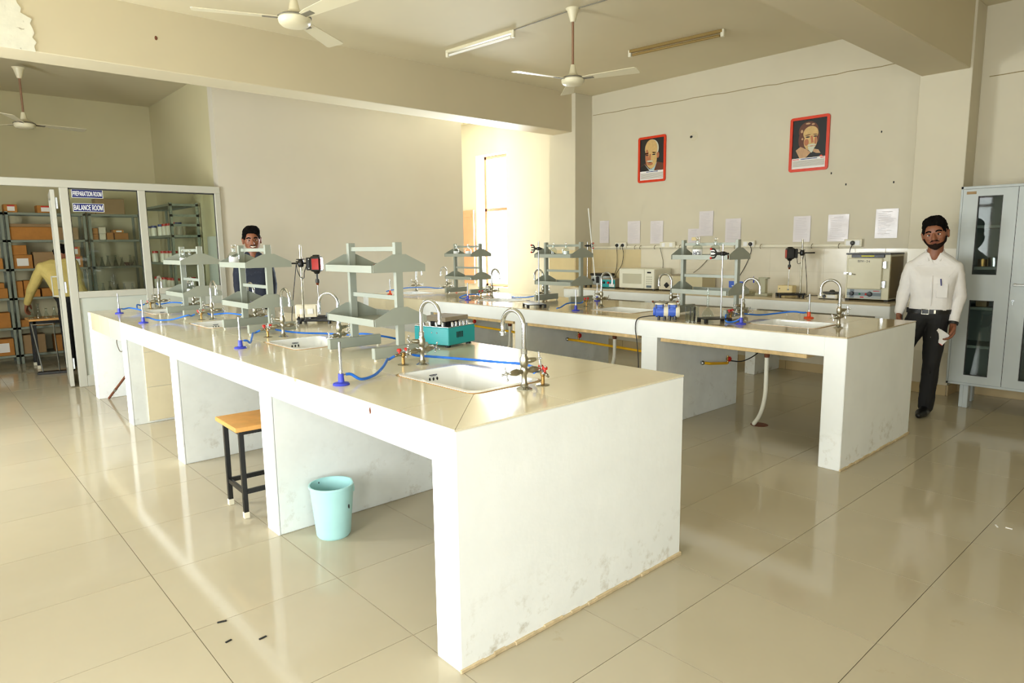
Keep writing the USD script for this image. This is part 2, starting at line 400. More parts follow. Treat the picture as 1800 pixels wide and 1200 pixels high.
# left and front walls with their windows
def window_wall(name, spans, u0, u1, at, along):
    w = struct(name); b = B(); us = [u0] + [v for s in spans for v in s] + [u1]
    def bx(a, q, z0, z1):
        if along == 'y': b.box(at - .25, at, a, q, z0, z1)
        else: b.box(a, q, at - .25, at, z0, z1)
    for k in range(0, len(us), 2): bx(us[k], us[k + 1], 0, HC)
    for a, q in spans: bx(a, q, 0, WZ[0]); bx(a, q, WZ[1], HC)
    obj('plaster', b, 'wall_paint', w, smooth=False)
wn = [1]
def window(a, q, at, along, z0, z1, m='window_wood', rails=(2.1,)):
    w = struct('window_%d' % wn[0]); wn[0] += 1; f = B(); t = .05
    def bx(bb, u0, u1, za, zb, d0=-.03, d1=.03):
        if along == 'y': bb.box(at + d0, at + d1, u0, u1, za, zb, .003)
        else: bb.box(u0, u1, at + d0, at + d1, za, zb, .003)
    bx(f, a, a + t, z0, z1); bx(f, q - t, q, z0, z1); bx(f, a, q, z0, z0 + t); bx(f, a, q, z1 - t, z1)
    for r in rails: bx(f, a, q, r - t / 2, r + t / 2)
    obj('frame', f, m, w, smooth=False)
    zs = [z0 + t] + [r for r in rails] + [z1 - t]
    for k in range(len(zs) - 1):
        p = B(); bx(p, a + t, q - t, zs[k] + t * .5, zs[k + 1] - t * .5, -.004, .004); obj('pane', p, 'window_glass', w, smooth=False)
    return w
window_wall('wall_left', LW, YF - .25, YB2 + .2, XL, 'y')
window_wall('wall_front', FWN, XL, XW + .3, YF, 'x')
for a, q in LW: window(a, q, XL - .12, 'y', *WZ)
for a, q in FWN: window(a, q, YF - .12, 'x', *WZ)
window(6.74, 7.53, XW + .22, 'y', .75, 2.99, 'window_wood', (2.08,))
s = thing('window_shutter', 'salmon wooden shutter leaf folded back beside the corridor window', 'shutter', (XW - .03, 7.56, .8))
obj('leaf', B().box(-.03, 0, 0, .72, 0, 1.28, .004), 'shutter_wood', s, smooth=False)
obj('rail', B().box(-.038, -.03, .05, .67, .05, .11, .002).box(-.038, -.03, .05, .67, 1.16, 1.22, .002), 'shutter_wood', s, smooth=False)

# glazed aluminium partition of the preparation room
pt = struct('window_%d' % wn[0]); wn[0] += 1
PX = [-.045, .06, .69, .79, 1.49, 1.60]
f = B().box(XL, 1.60, YP - .03, YP + .03, 2.12, 2.20, .004)
for a, q in ((-.02, .055), (.71, .785), (1.535, 1.60)): f.box(a, q, YP - .032, YP + .032, 0, 2.12, .004)
for a, q in ((.055, .71), (.785, 1.535)): f.box(a, q, YP - .03, YP + .03, .96, 1.03, .004).box(a, q, YP - .03, YP + .03, .0, .12, .004)
obj('frame', f, 'aluminium', pt, smooth=False)
for a, q in ((.055, .71), (.785, 1.535)):
    obj('pane', B().box(a, q, YP - .003, YP + .003, 1.03, 2.12), 'window_glass', pt, smooth=False)
    obj('gasket', B().box(a, q, YP - .012, YP - .006, 2.105, 2.12).box(a, a + .008, YP - .012, YP - .006, 1.03, 2.12).box(q - .008, q, YP - .012, YP - .006, 1.03, 2.12), 'dark_grey', pt, smooth=False)
    obj('panel', B().box(a, q, YP - .012, YP + .012, .12, .96), 'panel_grey', pt, smooth=False)
d = struct('door_1')
a = math.radians(83.6)                      # the door stands open into the preparation room
M = frame((-.06, YP + .02, 0), (math.cos(a), math.sin(a), 0), (-math.sin(a), math.cos(a), 0), (0, 0, 1))
lf = B()
for x0, x1, z0, z1 in ((0, .07, .01, 2.1), (.73, .8, .01, 2.1), (.07, .73, 2.03, 2.1), (.07, .73, .96, 1.03), (.07, .73, .01, .12)): lf.box(x0, x1, 0, .04, z0, z1, .003, M)
obj('leaf', lf, 'aluminium', d, smooth=False)
obj('pane', B().box(.07, .73, .017, .023, 1.03, 2.03, 0, M), 'window_glass', d, smooth=False)
obj('panel', B().box(.07, .73, .012, .028, .12, .96, 0, M), 'panel_grey', d, smooth=False)
obj('handle', B().box(.62, .64, .04, .1, .95, .965, 0, M).box(.62, .64, .04, .1, 1.17, 1.185, 0, M).box(.62, .64, .088, .1, .95, 1.185, .002, M), 'aluminium', d, smooth=False)
for z in (.2, 1.02, 1.9): obj('hinge', B().box(-.012, .02, -.02, .0, z, z + .12, .003, M), 'steel', d, smooth=False)
for z0, t, h in ((2.02, 'PREPARATION ROOM', .046), (1.875, 'BALANCE ROOM', .052)):
    s = thing('room_sign', 'blue and white %s sign on the partition glass, %s of the two' % (t, 'upper' if z0 > 2 else 'lower'), 'sign', (.085, YP - .004, z0))
    obj('plate', B().box(0, .29, -.003, 0, 0, .088, .001), 'sign_white', s, smooth=False)
    obj('border', B().box(.006, .284, -.0036, -.003, .004, .018).box(.006, .284, -.0036, -.003, .07, .084).box(.006, .284, -.0035, -.003, .018, .07), 'sign_blue', s, smooth=False)
    tm = meshkit.text_mesh(t, h, .001, True); w = tm.bounds[1][0] - tm.bounds[0][0]
    tm.apply_scale([.265 / w, 1, 1]); tm.apply_translation([.012 - tm.bounds[0][0], .044 - h / 2, 0])
    tm.apply_transform(frame((0, -.0036, 0), (1, 0, 0), (0, 0, 1), (0, -1, 0)))
    obj('lettering', tm, 'sign_white', s, smooth=False)
# ------------------------------------------------------------------ laboratory benches
TOP = 0.87
SY1 = [(.37, .97), (2.03, 2.54), (3.56, 4.08), (5.13, 5.64)]      # the four sinks along each bench
SY2 = [(.29, .80), (1.86, 2.37), (3.56, 4.07), (5.31, 5.80)]
def bench(label, x0, x1, y0, y1, sx, SY, parts, tile_m):
    t = thing('laboratory_bench', label, 'bench', (x0, y0, 0)); W, L = x1 - x0, y1 - y0
    holes = unary_union([rbox(sx[0] - .012, sx[1] + .012, a - .012 - y0, q + .012 - y0, .06) for a, q in SY])
    obj('slab', B().ext(sbox(.02, .02, W - .02, L - .02).difference(holes), .79, .862), 'cement', t, smooth=False)
    obj('end_panel', B().box(0, W, 0, .14, 0, .862, .004), 'whitewash', t, smooth=False)
    rf = random.Random(3); fb = B()
    for k in range(26): fb.box(W * k / 26 - .002, W * (k + 1) / 26 + .002, -.005 - rf.uniform(0, .006), .004, 0, .010 + rf.uniform(0, .008), .002)
    obj('mortar_edge', fb, 'cement', t, smooth=False)
    obj('end_panel', B().box(0, W, L - .13, L, 0, .862, .004), 'whitewash', t, smooth=False)
    for a, q in parts: obj('partition', B().box(.004, W - .01, a, q, 0, .80, .004), 'whitewash_inner', t, smooth=False)
    yl = parts[-1][1]
    obj('apron', B().box(0, .12, .14, yl, .735, .862, .003), 'whitewash', t, smooth=False)
    for a, q in parts: obj('leg_face', B().box(-.001, .012, a, q, 0, .74, .002), 'whitewash', t, smooth=False)
    obj('apron', B().box(W - .12, W, .14, L - .13, .735, .862, .003), 'whitewash', t, smooth=False)
    n = 3
    for k in range(n):
        a = yl + (L - .13 - yl) * k / n; obj('apron_tile', B().box(0, .115, a + .001, a + (L - .13 - yl) / n - .001, .70, .862, .002), 'apron_cream', t, smooth=False)
    # worktop tiles: strips in front of, between and behind the sinks
    cut = [LineString([(0, 0), (sx[0], SY[0][0] - y0)]).buffer(.0009)]
    yy = sorted(v - y0 for s in SY for v in s)
    for v in yy: cut.append(sbox(-1, v - .0013, W + 1, v + .0013) if True else None)
    for xx in (sx[0], sx[1]): cut.append(sbox(xx - .0013, yy[0], xx + .0013, L + 1))
    cut.append(sbox((sx[0] + sx[1]) / 2 - .0013, -1, (sx[0] + sx[1]) / 2 + .0013, yy[0]))
    for k in range(1, len(yy) - 1, 2): cut.append(sbox(-1, (yy[k] + yy[k + 1]) / 2 - .0013, W + 1, (yy[k] + yy[k + 1]) / 2 + .0013))
    top = sbox(0, 0, W, L).difference(holes).difference(unary_union(cut))
    for gm in sorted(top.geoms, key=lambda p: (round(p.centroid.y, 3), p.centroid.x)):
        if gm.area > .002: obj('worktop_tile', B().ext(gm, .8625, TOP), tile_m, t, smooth=False)
    return t
b1 = bench('long white masonry bench in front, nearest the camera, with cream tiled worktop', 0, 1.31, 0, 6.0, (.375, .775), SY1, [(1.53, 1.67), (3.10, 3.25), (4.50, 4.65)], 'bench_tile')
obj('rust_mark', B().sph((-.0005, .545, .838), (.002, .006, .014), 1), 'rust', b1)
obj('rust_mark', B().sph((.004, 1.22, .869), (.006, .03, .0025), 1).sph((-.0005, 1.22, .862), (.002, .012, .008), 1), 'cement', b1)
for k in range(3):
    for z0, z1 in ((.02, .31), (.313, .61), (.613, .73)):
        obj('cladding_tile', B().box(.12 + .4 * k, .12 + .4 * k + .397, 4.492, 4.505, z0, z1, .0015), 'apron_cream', b1, smooth=False)
b2 = bench('long white masonry bench behind the front one, with browner tiled worktop', 3.036, 4.285, -.035, 5.96, (.29, .69), SY2, [(1.43, 1.58), (2.95, 3.09), (4.5, 4.65)], 'bench_tile_brown')
# rough boards left under the second bench's worktop
for a, q in ((.25, 1.40), (1.62, 2.92), (3.12, 4.45)):
    obj('formwork_board', B().box(.004, .2, a, q, .708, .734, .002), 'board_wood', b2, smooth=False)

cnt = thing('wall_counter', 'long white masonry counter along the wall under the portraits', 'counter', (5.63, .60, 0))
Lc = 4.28; Wc = XW - 5.63
obj('worktop', B().box(-.005, Wc, 0, Lc, .845, TOP, .003), 'bench_tile_brown', cnt, smooth=False)
obj('apron', B().box(-.003, .1, .004, Lc - .004, .74, .845, .003), 'whitewash', cnt, smooth=False)
for a, q in ((0, .13), (1.35, 1.47), (2.75, 2.87), (4.15, 4.28)): obj('end_panel' if a == 0 else 'partition', B().box(0 if a == 0 else .01, Wc, a, q, 0, .845, .003), 'whitewash', cnt, smooth=False)

# ------------------------------------------------------------------ sinks
def sink_mesh(w, l, d=.17):
    o = rbox(-w / 2, w / 2, -l / 2, l / 2, .05); i = rbox(-w / 2 + .022, w / 2 - .022, -l / 2 + .022, l / 2 - .022, .04)
    b = rbox(-w / 2 + .06, w / 2 - .06, -l / 2 + .06, l / 2 - .06, .04)
    rings = [(o, 0), (o, .004), (i, .005)] ; V = []
    def ring(p, z): return np.array([(x, y, z) for x, y in p.exterior.coords[:-1]])
    oo = rbox(-w / 2 + .008, w / 2 - .008, -l / 2 + .008, l / 2 - .008, .045)
    ob = rbox(-w / 2 + .045, w / 2 - .045, -l / 2 + .045, l / 2 - .045, .045)
    seq = [ring(ob, -d - .015), ring(oo, -.01), ring(o, 0), ring(o, .003), ring(i, .004), ring(i, -.012), ring(b, -d)]
    n = min(map(len, seq)); assert all(len(r) == n for r in seq)
    V = np.vstack(seq + [[[0, 0, -d - .015]], [[0, 0, -d - .008]]]); F = []
    for k in range(len(seq) - 1):
        for j in range(n):
            a, q = k * n + j, k * n + (j + 1) % n; F += [(a, q, q + n), (a, q + n, a + n)]
    e = len(seq) * n
    for j in range(n): F += [(e, (j + 1) % n, j), (e + 1, e - n + j, e - n + (j + 1) % n)]
    m = trimesh.Trimesh(V, F, process=False)
    if m.volume < 0: m.invert()
    return m
def make_sink(label, loc, l):
    t = thing('sink', label, 'sink', loc, group=None)
    obj('basin', sink_mesh(.40, l), 'ceramic', t, smooth=40)
    r = rbox(-.206, .206, -l / 2 - .006, l / 2 + .006, .055).difference(rbox(-.197, .197, -l / 2 + .003, l / 2 - .003, .05))
    obj('sealant', B().ext(r, -.004, .0012), 'sealant', t, smooth=False)
    for k in (-1, 0, 1): obj('overflow_hole', B().sph((k * .022, l / 2 - .0305, -.045), (.005, .004, .009), 1), 'dark', t)
    obj('drain', B().lathe([(0, 0), (.025, 0), (.028, .003), (0, .003)], (0, 0, -.176), 16), 'steel', t)
    obj('maker_mark', B().box(-.022, .022, l / 2 - .0302, l / 2 - .0275, -.026, -.023).box(-.016, .016, l / 2 - .031, l / 2 - .028, -.03, -.0285), 'ink', t, smooth=False)
    return t
ORD = ['nearest', 'second nearest', 'third nearest', 'farthest']
CX1, CX2 = .575, 3.036 + .49
first = None
for bi, (cx, bn) in enumerate(((CX1, 'front bench'), (CX2, 'rear bench'))):
    for k, (a, q) in enumerate((SY1, SY2)[bi]):
        lab = 'white ceramic sink set into the %s, %s of its four' % (bn, ORD[k]); loc = (cx, (a + q) / 2, TOP)
        if k == 0 and bi == 0: make_sink(lab, loc, .588)
        elif first is None: first = make_sink(lab, loc, .497)
        else: dup(first, lab, loc)

# ------------------------------------------------------------------ gooseneck taps
def cross_handle(b, o, ax):
    ax = np.array(ax, float) / np.linalg.norm(ax); u = np.cross(ax, [0.3, 0.2, 1]); u /= np.linalg.norm(u); v = np.cross(ax, u); o = np.array(o, float)
    for d in (u, -u, v, -v):
        b.cyl(o, o + d * .024, .0038, .003, 8); b.sph(o + d * .025, (.0052,) * 3, 1)
    b.sph(o, (.008,) * 3, 1)
def make_tap(label, loc, rz):
    t = thing('gooseneck_tap', label, 'tap', loc, rz)
    obj('base_flange', B().lathe([(0, 0), (.032, 0), (.034, .004), (.018, .012), (.013, .016), (0, .016)]), 'chrome', t)
    obj('body', B().lathe([(0, .012), (.015, .012), (.017, .02), (.0115, .03), (.0105, .06), (.016, .07), (.016, .085), (.0125, .095), (.018, .108), (.018, .132), (.012, .142), (.012, .158), (0, .158)]), 'dull_chrome', t)
    R = .066; a = np.linspace(PI, 0, 13)
    p = [(0, 0, .15), (0, 0, .21)] + [(R + R * math.cos(x), 0, .262 + R * math.sin(x)) for x in a] + [(2 * R, 0, .24), (2 * R + .002, 0, .222)]
    obj('spout', B().tube(p, .0095, 14, True, 3).lathe([(0, .15), (.0135, .15), (.0135, .168), (.01, .172), (0, .172)]).lathe([(0, 0), (.012, 0), (.012, .014), (0, .014)], (2 * R + .001, 0, .216)), 'chrome', t)
    for s in (1, -1):
        v = obj('valve', B().tube([(0, 0, .077), (0, s * .025, .077), (0, s * .045, .078), (0, s * .065, .078), (0, s * .078, .078)], np.interp(np.arange(33), [0, 8, 16, 24, 32], [.009, .009, .0155, .012, .008]), 12), 'dull_chrome', t)
        h = B(); h.cyl((0, s * .075, .078), (0, s * .1, .078), .005, None, 8); cross_handle(h, (0, s * .1, .078), (0, s, 0)); obj('handle', h, 'chrome', v)
    v = obj('valve', B().tube([(0, 0, .12), (-.012, -.02, .122), (-.02, -.034, .124), (-.026, -.044, .126)], np.interp(np.arange(25), [0, 8, 16, 24], [.009, .012, .01, .007]), 12), 'dull_chrome', t)
    h = B(); cross_handle(h, (-.034, -.056, .128), (-.5, -.85, .05)); h.cyl((-.024, -.04, .126), (-.034, -.056, .128), .005, None, 8); obj('handle', h, 'chrome', v)
    return t
TAPX = {0: [(.587, .295), (.619, 1.09), (.605, 1.94), (.564, 2.66), (.70, 3.495), (.605, 4.20), (.72, 5.07), (.60, 5.78)],
        1: [(3.50, .21), (3.40, .88), (3.72, 1.745), (3.66, 2.50), (3.86, 3.50), (3.70, 4.18), (3.85, 5.245), (3.80, 5.875)]}
first = None
for bi, bn in ((0, 'front bench'), (1, 'rear bench')):
    for k, (x, y) in enumerate(TAPX[bi]):
        near = k % 2 == 0
        lab = 'chrome gooseneck tap at the %s end of the %s sink on the %s' % ('near' if near else 'far', ORD[k // 2], bn)
        rz = PI / 2 if near else -PI / 2
        if bi == 0 and k == 1: rz = -PI / 2 + .15
        if bi == 0 and k == 2: rz = PI / 2 + .5
        if first is None: first = make_tap(lab, (x, y, TOP), rz)
        else: dup(first, lab, (x, y, TOP), rz)

# ------------------------------------------------------------------ gas taps, burners, hoses
def make_gas(label, loc, rz):
    t = thing('gas_tap', label, 'gas tap', loc, rz)
    obj('flange', B().lathe([(0, 0), (.028, 0), (.029, .003), (.012, .006), (0, .006)]), 'dull_chrome', t)
    obj('stem', B().lathe([(0, .004), (.008, .004), (.008, .04), (.012, .045), (.012, .062), (0, .066)]), 'brass', t)
    for s in (1, -1):
        n = obj('nozzle', B().tube([(0, 0, .054), (s * .02, 0, .056), (s * .045, 0, .052), (s * .06, 0, .047)], np.array([.009] * 9 + [.007] * 8 + [.0045] * 8), 10), 'dull_chrome', t)
        obj('knob', B().lathe([(0, 0), (.005, 0), (.005, .01), (.012, .012), (.012, .022), (.008, .026), (0, .026)], (s * .022, 0, .06), 12), 'red_plastic', n)
    return t
GAS = [(.55, 1.16, 0, 'by the nearest rack foot, front bench'), (.70, .30, 1.2, 'by the near corner tap, front bench'),
       (.49, 2.74, 0, 'beyond the second sink, front bench'), (.54, 4.28, 0, 'beyond the third sink, front bench'), (.53, 5.84, 0, 'at the far end of the front bench'),
       (3.42, .99, 0, 'beside the nearest rack, rear bench'), (3.58, 2.62, 0, 'beyond the second sink, rear bench'),
       (3.97, 3.56, 0, 'behind the middle rack, rear bench'), (3.62, 4.28, 0, 'in front of the bright doorway, rear bench')]
first = None
for x, y, rz, w in GAS:
    lab = 'brass gas tap with two red knobs, ' + w
    if first is None: first = make_gas(lab, (x, y, TOP), rz)
    else: dup(first, lab, (x, y, TOP), rz)
def make_burner(label, loc, m, rz, h=.19):
    t = thing('gas_burner', label, 'burner', loc, rz)
    obj('base', B().lathe([(0, 0), (.036, 0), (.037, .004), (.034, .009), (.014, .014), (.012, .05), (0, .05)]), m, t)
    obj('tube', B().lathe([(0, .05), (.008, .05), (.008, .062), (.0065, .066), (.0065, h), (.0045, h), (.0045, h - .02), (0, h - .02)]), 'steel', t)
    obj('inlet', B().cyl((.004, 0, .042), (.028, 0, .044), .0045, .003, 8), 'steel', t)
    return t
BUR = [(.084, .934, 'blue_plastic', 0, 'blue gas burner near the front edge beside the nearest sink'), (.168, 2.361, 'blue_plastic', .3, 'blue gas burner near the front edge beside the second nearest sink'),
       (.115, 4.374, 'blue_plastic', .3, 'blue gas burner near the front edge of the front bench, third from the camera'), (.17, 5.479, 'blue_plastic', .3, 'blue gas burner at the far corner of the front bench'),
       (3.24, .80, 'blue_plastic', .5, 'blue gas burner by the nearest sink on the rear bench'), (3.95, .62, 'orange_plastic', PI * .5, 'orange gas burner behind the nearest sink on the rear bench'),
       (3.19, 2.40, 'blue_plastic', .5, 'blue gas burner on the rear bench beside the second nearest sink'), (3.30, 4.12, 'blue_plastic', .8, 'blue gas burner on the rear bench in front of the bright doorway'),
       (3.22, 5.60, 'orange_plastic', PI * .5, 'orange gas burner at the far end of the rear bench'), (4.12, 5.40, 'orange_plastic', .5, 'orange gas burner on the rear bench behind the doorway rack foot'),
       (4.12, 2.95, 'blue_plastic', .5, 'blue gas burner behind the middle rack of the rear bench')]
for x, y, m, rz, lab in BUR: make_burner(lab, (x, y, TOP), m, rz)
def hose(label, pts, m='hose_blue', r=.0065, name='gas_hose', cat='hose', group=None):
    o = obj(name, B().tube(pts, r, 10), m); return tag(o, label, cat, group)
Z = TOP + .008
def burner_end(i):
    x, y, m, rz, _ = BUR[i]; return [(x + .024 * math.cos(rz), y + .024 * math.sin(rz), TOP + .044), (x + .05 * math.cos(rz), y + .05 * math.sin(rz), TOP + .04)]
def gas_end(i, s):
    x, y, rz, _ = GAS[i]; return [(x + s * .085 * math.cos(rz), y + s * .085 * math.sin(rz), TOP + .038), (x + s * .052 * math.cos(rz), y + s * .052 * math.sin(rz), TOP + .05)]
hose('blue rubber hose from the front burner up to the nearest gas tap', burner_end(0) + [(.18, .93, TOP + .012), (.27, .97, TOP + .012), (.36, 1.04, TOP + .03), (.44, 1.13, TOP + .045)] + gas_end(0, -1))
hose('blue rubber hose along the back of the nearest sink', gas_end(0, 1)[::-1] + [(.74, 1.12, TOP + .022), (.83, .98, TOP + .015), (.87, .78, TOP + .02), (.84, .56, TOP + .04)] + [(.76, .40, TOP + .047), (.69, .345, TOP + .05)])
hose('blue rubber hose from the second burner on the front bench', burner_end(1) + [(.25, 2.42, TOP + .02), (.31, 2.54, TOP + .04), (.36, 2.66, TOP + .045)] + gas_end(2, -1))
hose('blue rubber hose behind the second nearest sink on the front bench', gas_end(2, 1)[::-1] + [(.68, 2.64, TOP + .02), (.82, 2.52, TOP + .012), (.86, 2.30, TOP + .02), (.86, 2.10, TOP + .045), (.94, 1.98, TOP + .03), (1.02, 1.96, TOP + .008)])
hose('blue rubber hose from the third burner on the front bench', burner_end(2) + [(.22, 4.35, TOP + .018), (.32, 4.30, TOP + .02), (.42, 4.24, TOP + .05)] + gas_end(3, -1))
hose('blue rubber hose behind the third nearest sink on the front bench', gas_end(3, 1)[::-1] + [(.72, 4.15, TOP + .05), (.82, 3.98, TOP + .035), (.86, 3.75, TOP + .04), (.88, 3.62, TOP + .05)])
hose('blue rubber hose curling up from the far corner burner', burner_end(3) + [(.27, 5.50, TOP + .045), (.36, 5.44, TOP + .02), (.36, 5.62, TOP + .02), (.40, 5.80, TOP + .05)] + gas_end(4, -1))
hose('blue rubber hose past the farthest sink of the front bench', gas_end(4, 1)[::-1] + [(.72, 5.75, TOP + .055), (.82, 5.55, TOP + .045), (.85, 5.3, TOP + .04), (.86, 5.1, TOP + .04)])
hose('blue rubber hose looping round the near burner on the rear bench', burner_end(4) + [(3.28, .88, TOP + .01), (3.24, .92, TOP + .012), (3.30, .96, TOP + .05)] + gas_end(5, -1)[1:])
hose('blue rubber hose to the orange burner on the rear bench', burner_end(5) + [(3.93, .74, TOP + .045), (3.88, .84, TOP + .03), (3.76, .92, TOP + .02), (3.66, .96, TOP + .03), (3.55, .98, TOP + .045)] + gas_end(5, 1)[1:])
hose('short blue hose lying by the middle rack of the rear bench', [(3.10, 2.55, TOP + .02), (3.18, 2.58, TOP + .022), (3.30, 2.60, TOP + .05)] + gas_end(6, -1))
hose('blue rubber hose behind the sinks in the middle of the rear bench', gas_end(7, -1)[::-1] + [(3.86, 3.60, TOP + .04), (3.83, 3.72, TOP + .02), (3.83, 3.85, TOP + .012), (3.85, 4.0, TOP + .008)])
hose('blue hose curled at the burner before the bright doorway', burner_end(7) + [(3.36, 4.25, TOP + .01), (3.30, 4.27, TOP + .02), (3.32, 4.20, TOP + .05), (3.42, 4.17, TOP + .055), (3.50, 4.16, TOP + .045)] + gas_end(8, -1)[1:])
hose('blue rubber hose at the far end of the rear bench', burner_end(8) + [(3.24, 5.72, TOP + .03), (3.34, 5.8, TOP + .035), (3.55, 5.72, TOP + .06), (3.8, 5.66, TOP + .06), (3.90, 5.55, TOP + .045), (4.0, 5.46, TOP + .05), (4.09, 5.41, TOP + .045)])

# ------------------------------------------------------------------ reagent racks
def make_rack(label, loc, h=.62, dy=.5, tx=.34):
    t = thing('reagent_rack', label, 'rack', loc, group=None)      # origin: middle of the foot nearest the camera; far frame at y = dy
    for y in (0, dy):
        obj('foot', B().box(-.17, .17, y - .016, y + .016, .012, .072, .003), 'rack_grey', t, smooth=False)
        for sx in (-1, 1): obj('foot_pad', B().cyl((sx * .155, y, 0), (sx * .155, y, .014), .009, None, 10), 'cream_plastic', t)
        obj('post', B().box(-.022, .022, y - .013, y + .013, .072, h, .002), 'rack_grey', t, smooth=False)
    for z in (.465, .185):
        s = obj('shelf', B().box(-.16, .16, 0, dy, z, z + .004).box(-.162, -.158, -.004, dy + .004, z - .002, z + .036, .001).box(.158, .162, -.004, dy + .004, z - .002, z + .036, .001), 'rack_grey', t, smooth=False)
        pl = Polygon([(-.162, z - .002), (.162, z - .002), (.162, z + .036), (.04, z + .092), (-.04, z + .092), (-.162, z + .036)])
        for y in (-.016, dy + .014): obj('gable', B().ext(pl, 0, .003, frame((0, y, 0), (1, 0, 0), (0, 0, 1), (0, -1, 0))), 'rack_grey', s, smooth=False)
    for z in (.585, .325): obj('cross_bar', B().box(-.006, .006, .013, dy - .013, z - .012, z + .012, .001), 'rack_grey', t, smooth=False)
    return t
RACKS = [(.655, 1.345, 'grey steel reagent rack nearest the camera on the front bench'), (.60, 2.93, 'grey steel reagent rack in the middle of the front bench'), (.63, 4.50, 'grey steel reagent rack at the far end of the front bench'),
         (3.62, 1.06, 'grey steel reagent rack nearest the camera on the rear bench'), (3.80, 2.89, 'grey steel reagent rack in the middle of the rear bench'), (3.93, 4.66, 'grey steel reagent rack on the rear bench before the bright doorway')]
r0 = make_rack(RACKS[0][2], (RACKS[0][0], RACKS[0][1], TOP))
for x, y, lab in RACKS[1:]: dup(r0, lab, (x, y, TOP))
q = RACKS[0]
s = obj('painted_scrawl', B().tube([(0, 0, .02), (.012, 0, .026), (.018, 0, .028)], .003, 6).tube([(.002, 0, .02), (.002, 0, .004), (.003, 0, -.008)], .003, 6).tube([(.002, 0, .008), (.012, 0, .01), (.016, 0, .004), (.016, 0, -.006)], .0025, 6).move((q[0] - .012, q[1] - .0135, TOP + .505)), 'red_ink'); tag(s, 'red hand-painted scrawl on the nearest rack post', 'scrawl')
def on_shelf(k, dx, dy, level): return (RACKS[k][0] + dx, RACKS[k][1] + dy, TOP + (.469 if level else .189) + .0005)

# ------------------------------------------------------------------ glassware on the racks
def make_bottle(label, loc, rz=0, text=None, fill=None, lm='sign_white', s=1.0, name='reagent_bottle'):
    t = thing(name, label, 'bottle', loc, rz)
    P = lambda a: [(r * s, z * s) for r, z in a]
    obj('body', B().lathe(P([(0, 0), (.034, 0), (.037, .004), (.037, .07), (.03, .085), (.013, .096), (.013, .112), (.017, .114), (.017, .118), (.010, .118), (.010, .096), (.028, .083), (.034, .07), (.034, .006), (0, .006)])), 'thin_glass', t)
    obj('stopper', B().lathe(P([(0, .1), (.0095, .1), (.0105, .119), (.006, .123), (.014, .134), (.014, .142), (0, .147)])), 'bottle_glass', t)
    if lm:
        a = np.linspace(-1.0, 1.0, 13); V = []
        for r in (.0376 * s, .0372 * s):
            for z in (.008 * s, .062 * s): V.append(np.c_[-r * np.cos(a), r * np.sin(a), np.full(13, z)])
        n = 13; V = np.vstack(V); F = []
        for j in range(n - 1): F += [(j, j + 1, n + j + 1), (j, n + j + 1, n + j), (j, n + j, j + 1)][:2]
        lb = obj('label', trimesh.Trimesh(V[:26], np.array(F)), lm, t, smooth=True)
        if text:
            tm = meshkit.text_mesh(text, .026 * s, .0008, True); w = tm.bounds[1][0] - tm.bounds[0][0]; tm.apply_scale([.055 * s / w, 1, 1]); tm.apply_translation([-.0275 * s - tm.bounds[0][0], .022 * s, 0])
            v = tm.vertices.copy(); rr = .038 * s; th = v[:, 0] / rr
            tm.vertices = np.c_[-(rr + v[:, 2]) * np.cos(th), -(rr + v[:, 2]) * np.sin(th) * -1 if False else (rr + v[:, 2]) * np.sin(-th), v[:, 1]]
            obj('lettering', tm, 'ink', lb, smooth=False)
    if fill: obj('contents', B().lathe(P([(0, .007), (.0335, .007), (.0335, .062), (0, .062)])), fill, t)
    return t
def cam_rz(loc): return math.atan2(loc[1] - CAM[1], loc[0] - CAM[0])
def bottle(k, dx, dy, lv, label, **kw):
    l = on_shelf(k, dx, dy, lv); return make_bottle(label, l, cam_rz(l), **kw)
bottle(3, -.06, .33, 1, 'glass bottle marked HCL on the upper shelf of the near rack, rear bench', text='HCL', s=1.2)
bottle(3, -.05, .17, 1, 'glass bottle with a scribbled white label next to the HCL bottle', s=1.15)
for k, (dx, dy) in enumerate(((.04, .27), (.0, .09))):
    j = thing('amber_stopper', 'brown rubber stopper lying %s the scribbled bottle' % ('beyond' if k == 0 else 'in front of'), 'stopper', on_shelf(3, dx, dy, 1))
    obj('plug', B().lathe([(0, 0), (.018, 0), (.02, .003), (.02, .024), (.016, .027), (0, .027)]).lathe([(0, 0), (.02, 0), (.02, .022), (0, .022)], (.02, -.045, 0)), 'amber', j)
bottle(4, -.065, .33, 1, 'clear stoppered bottle on the upper shelf of the middle rack, rear bench', lm=None)
bottle(4, -.065, .15, 1, 'stoppered bottle half full of white powder, middle rack, rear bench', lm=None, fill='glass_white')
bottle(5, -.065, .40, 1, 'white labelled bottle at the far side of the doorway rack')
bottle(5, -.06, .16, 1, 'white labelled bottle at the near side of the doorway rack', fill='glass_white')
bottle(1, -.08, .43, 1, 'stoppered bottle with white label on the upper shelf, middle rack, front bench', s=1.08)
bottle(2, -.08, .20, 1, 'left white labelled bottle of the pair on the far rack, upper shelf', fill='glass_white', s=.8)
bottle(2, -.05, .10, 1, 'right white labelled bottle of the pair on the far rack, upper shelf', fill='glass_white', s=.8)
bottle(2, -.05, .16, 0, 'single white labelled bottle on the lower shelf of the far rack', s=.85)
def bowl(label, loc, m, r=.075):
    o = obj('evaporating_bowl', B().lathe([(0, .002), (r * .5, 0), (r * .85, .014), (r, .032), (r * .97, .033), (r * .8, .017), (r * .45, .005), (0, .005)], loc, 32), m); return tag(o, label, 'bowl')
bowl('copper coloured bowl on the upper shelf of the nearest rack', on_shelf(0, .03, .16, 1), 'copper_bowl')
bowl('mauve grey bowl on the lower shelf of the middle rack, front bench', on_shelf(1, -.02, .14, 0), 'mauve_bowl', .07)
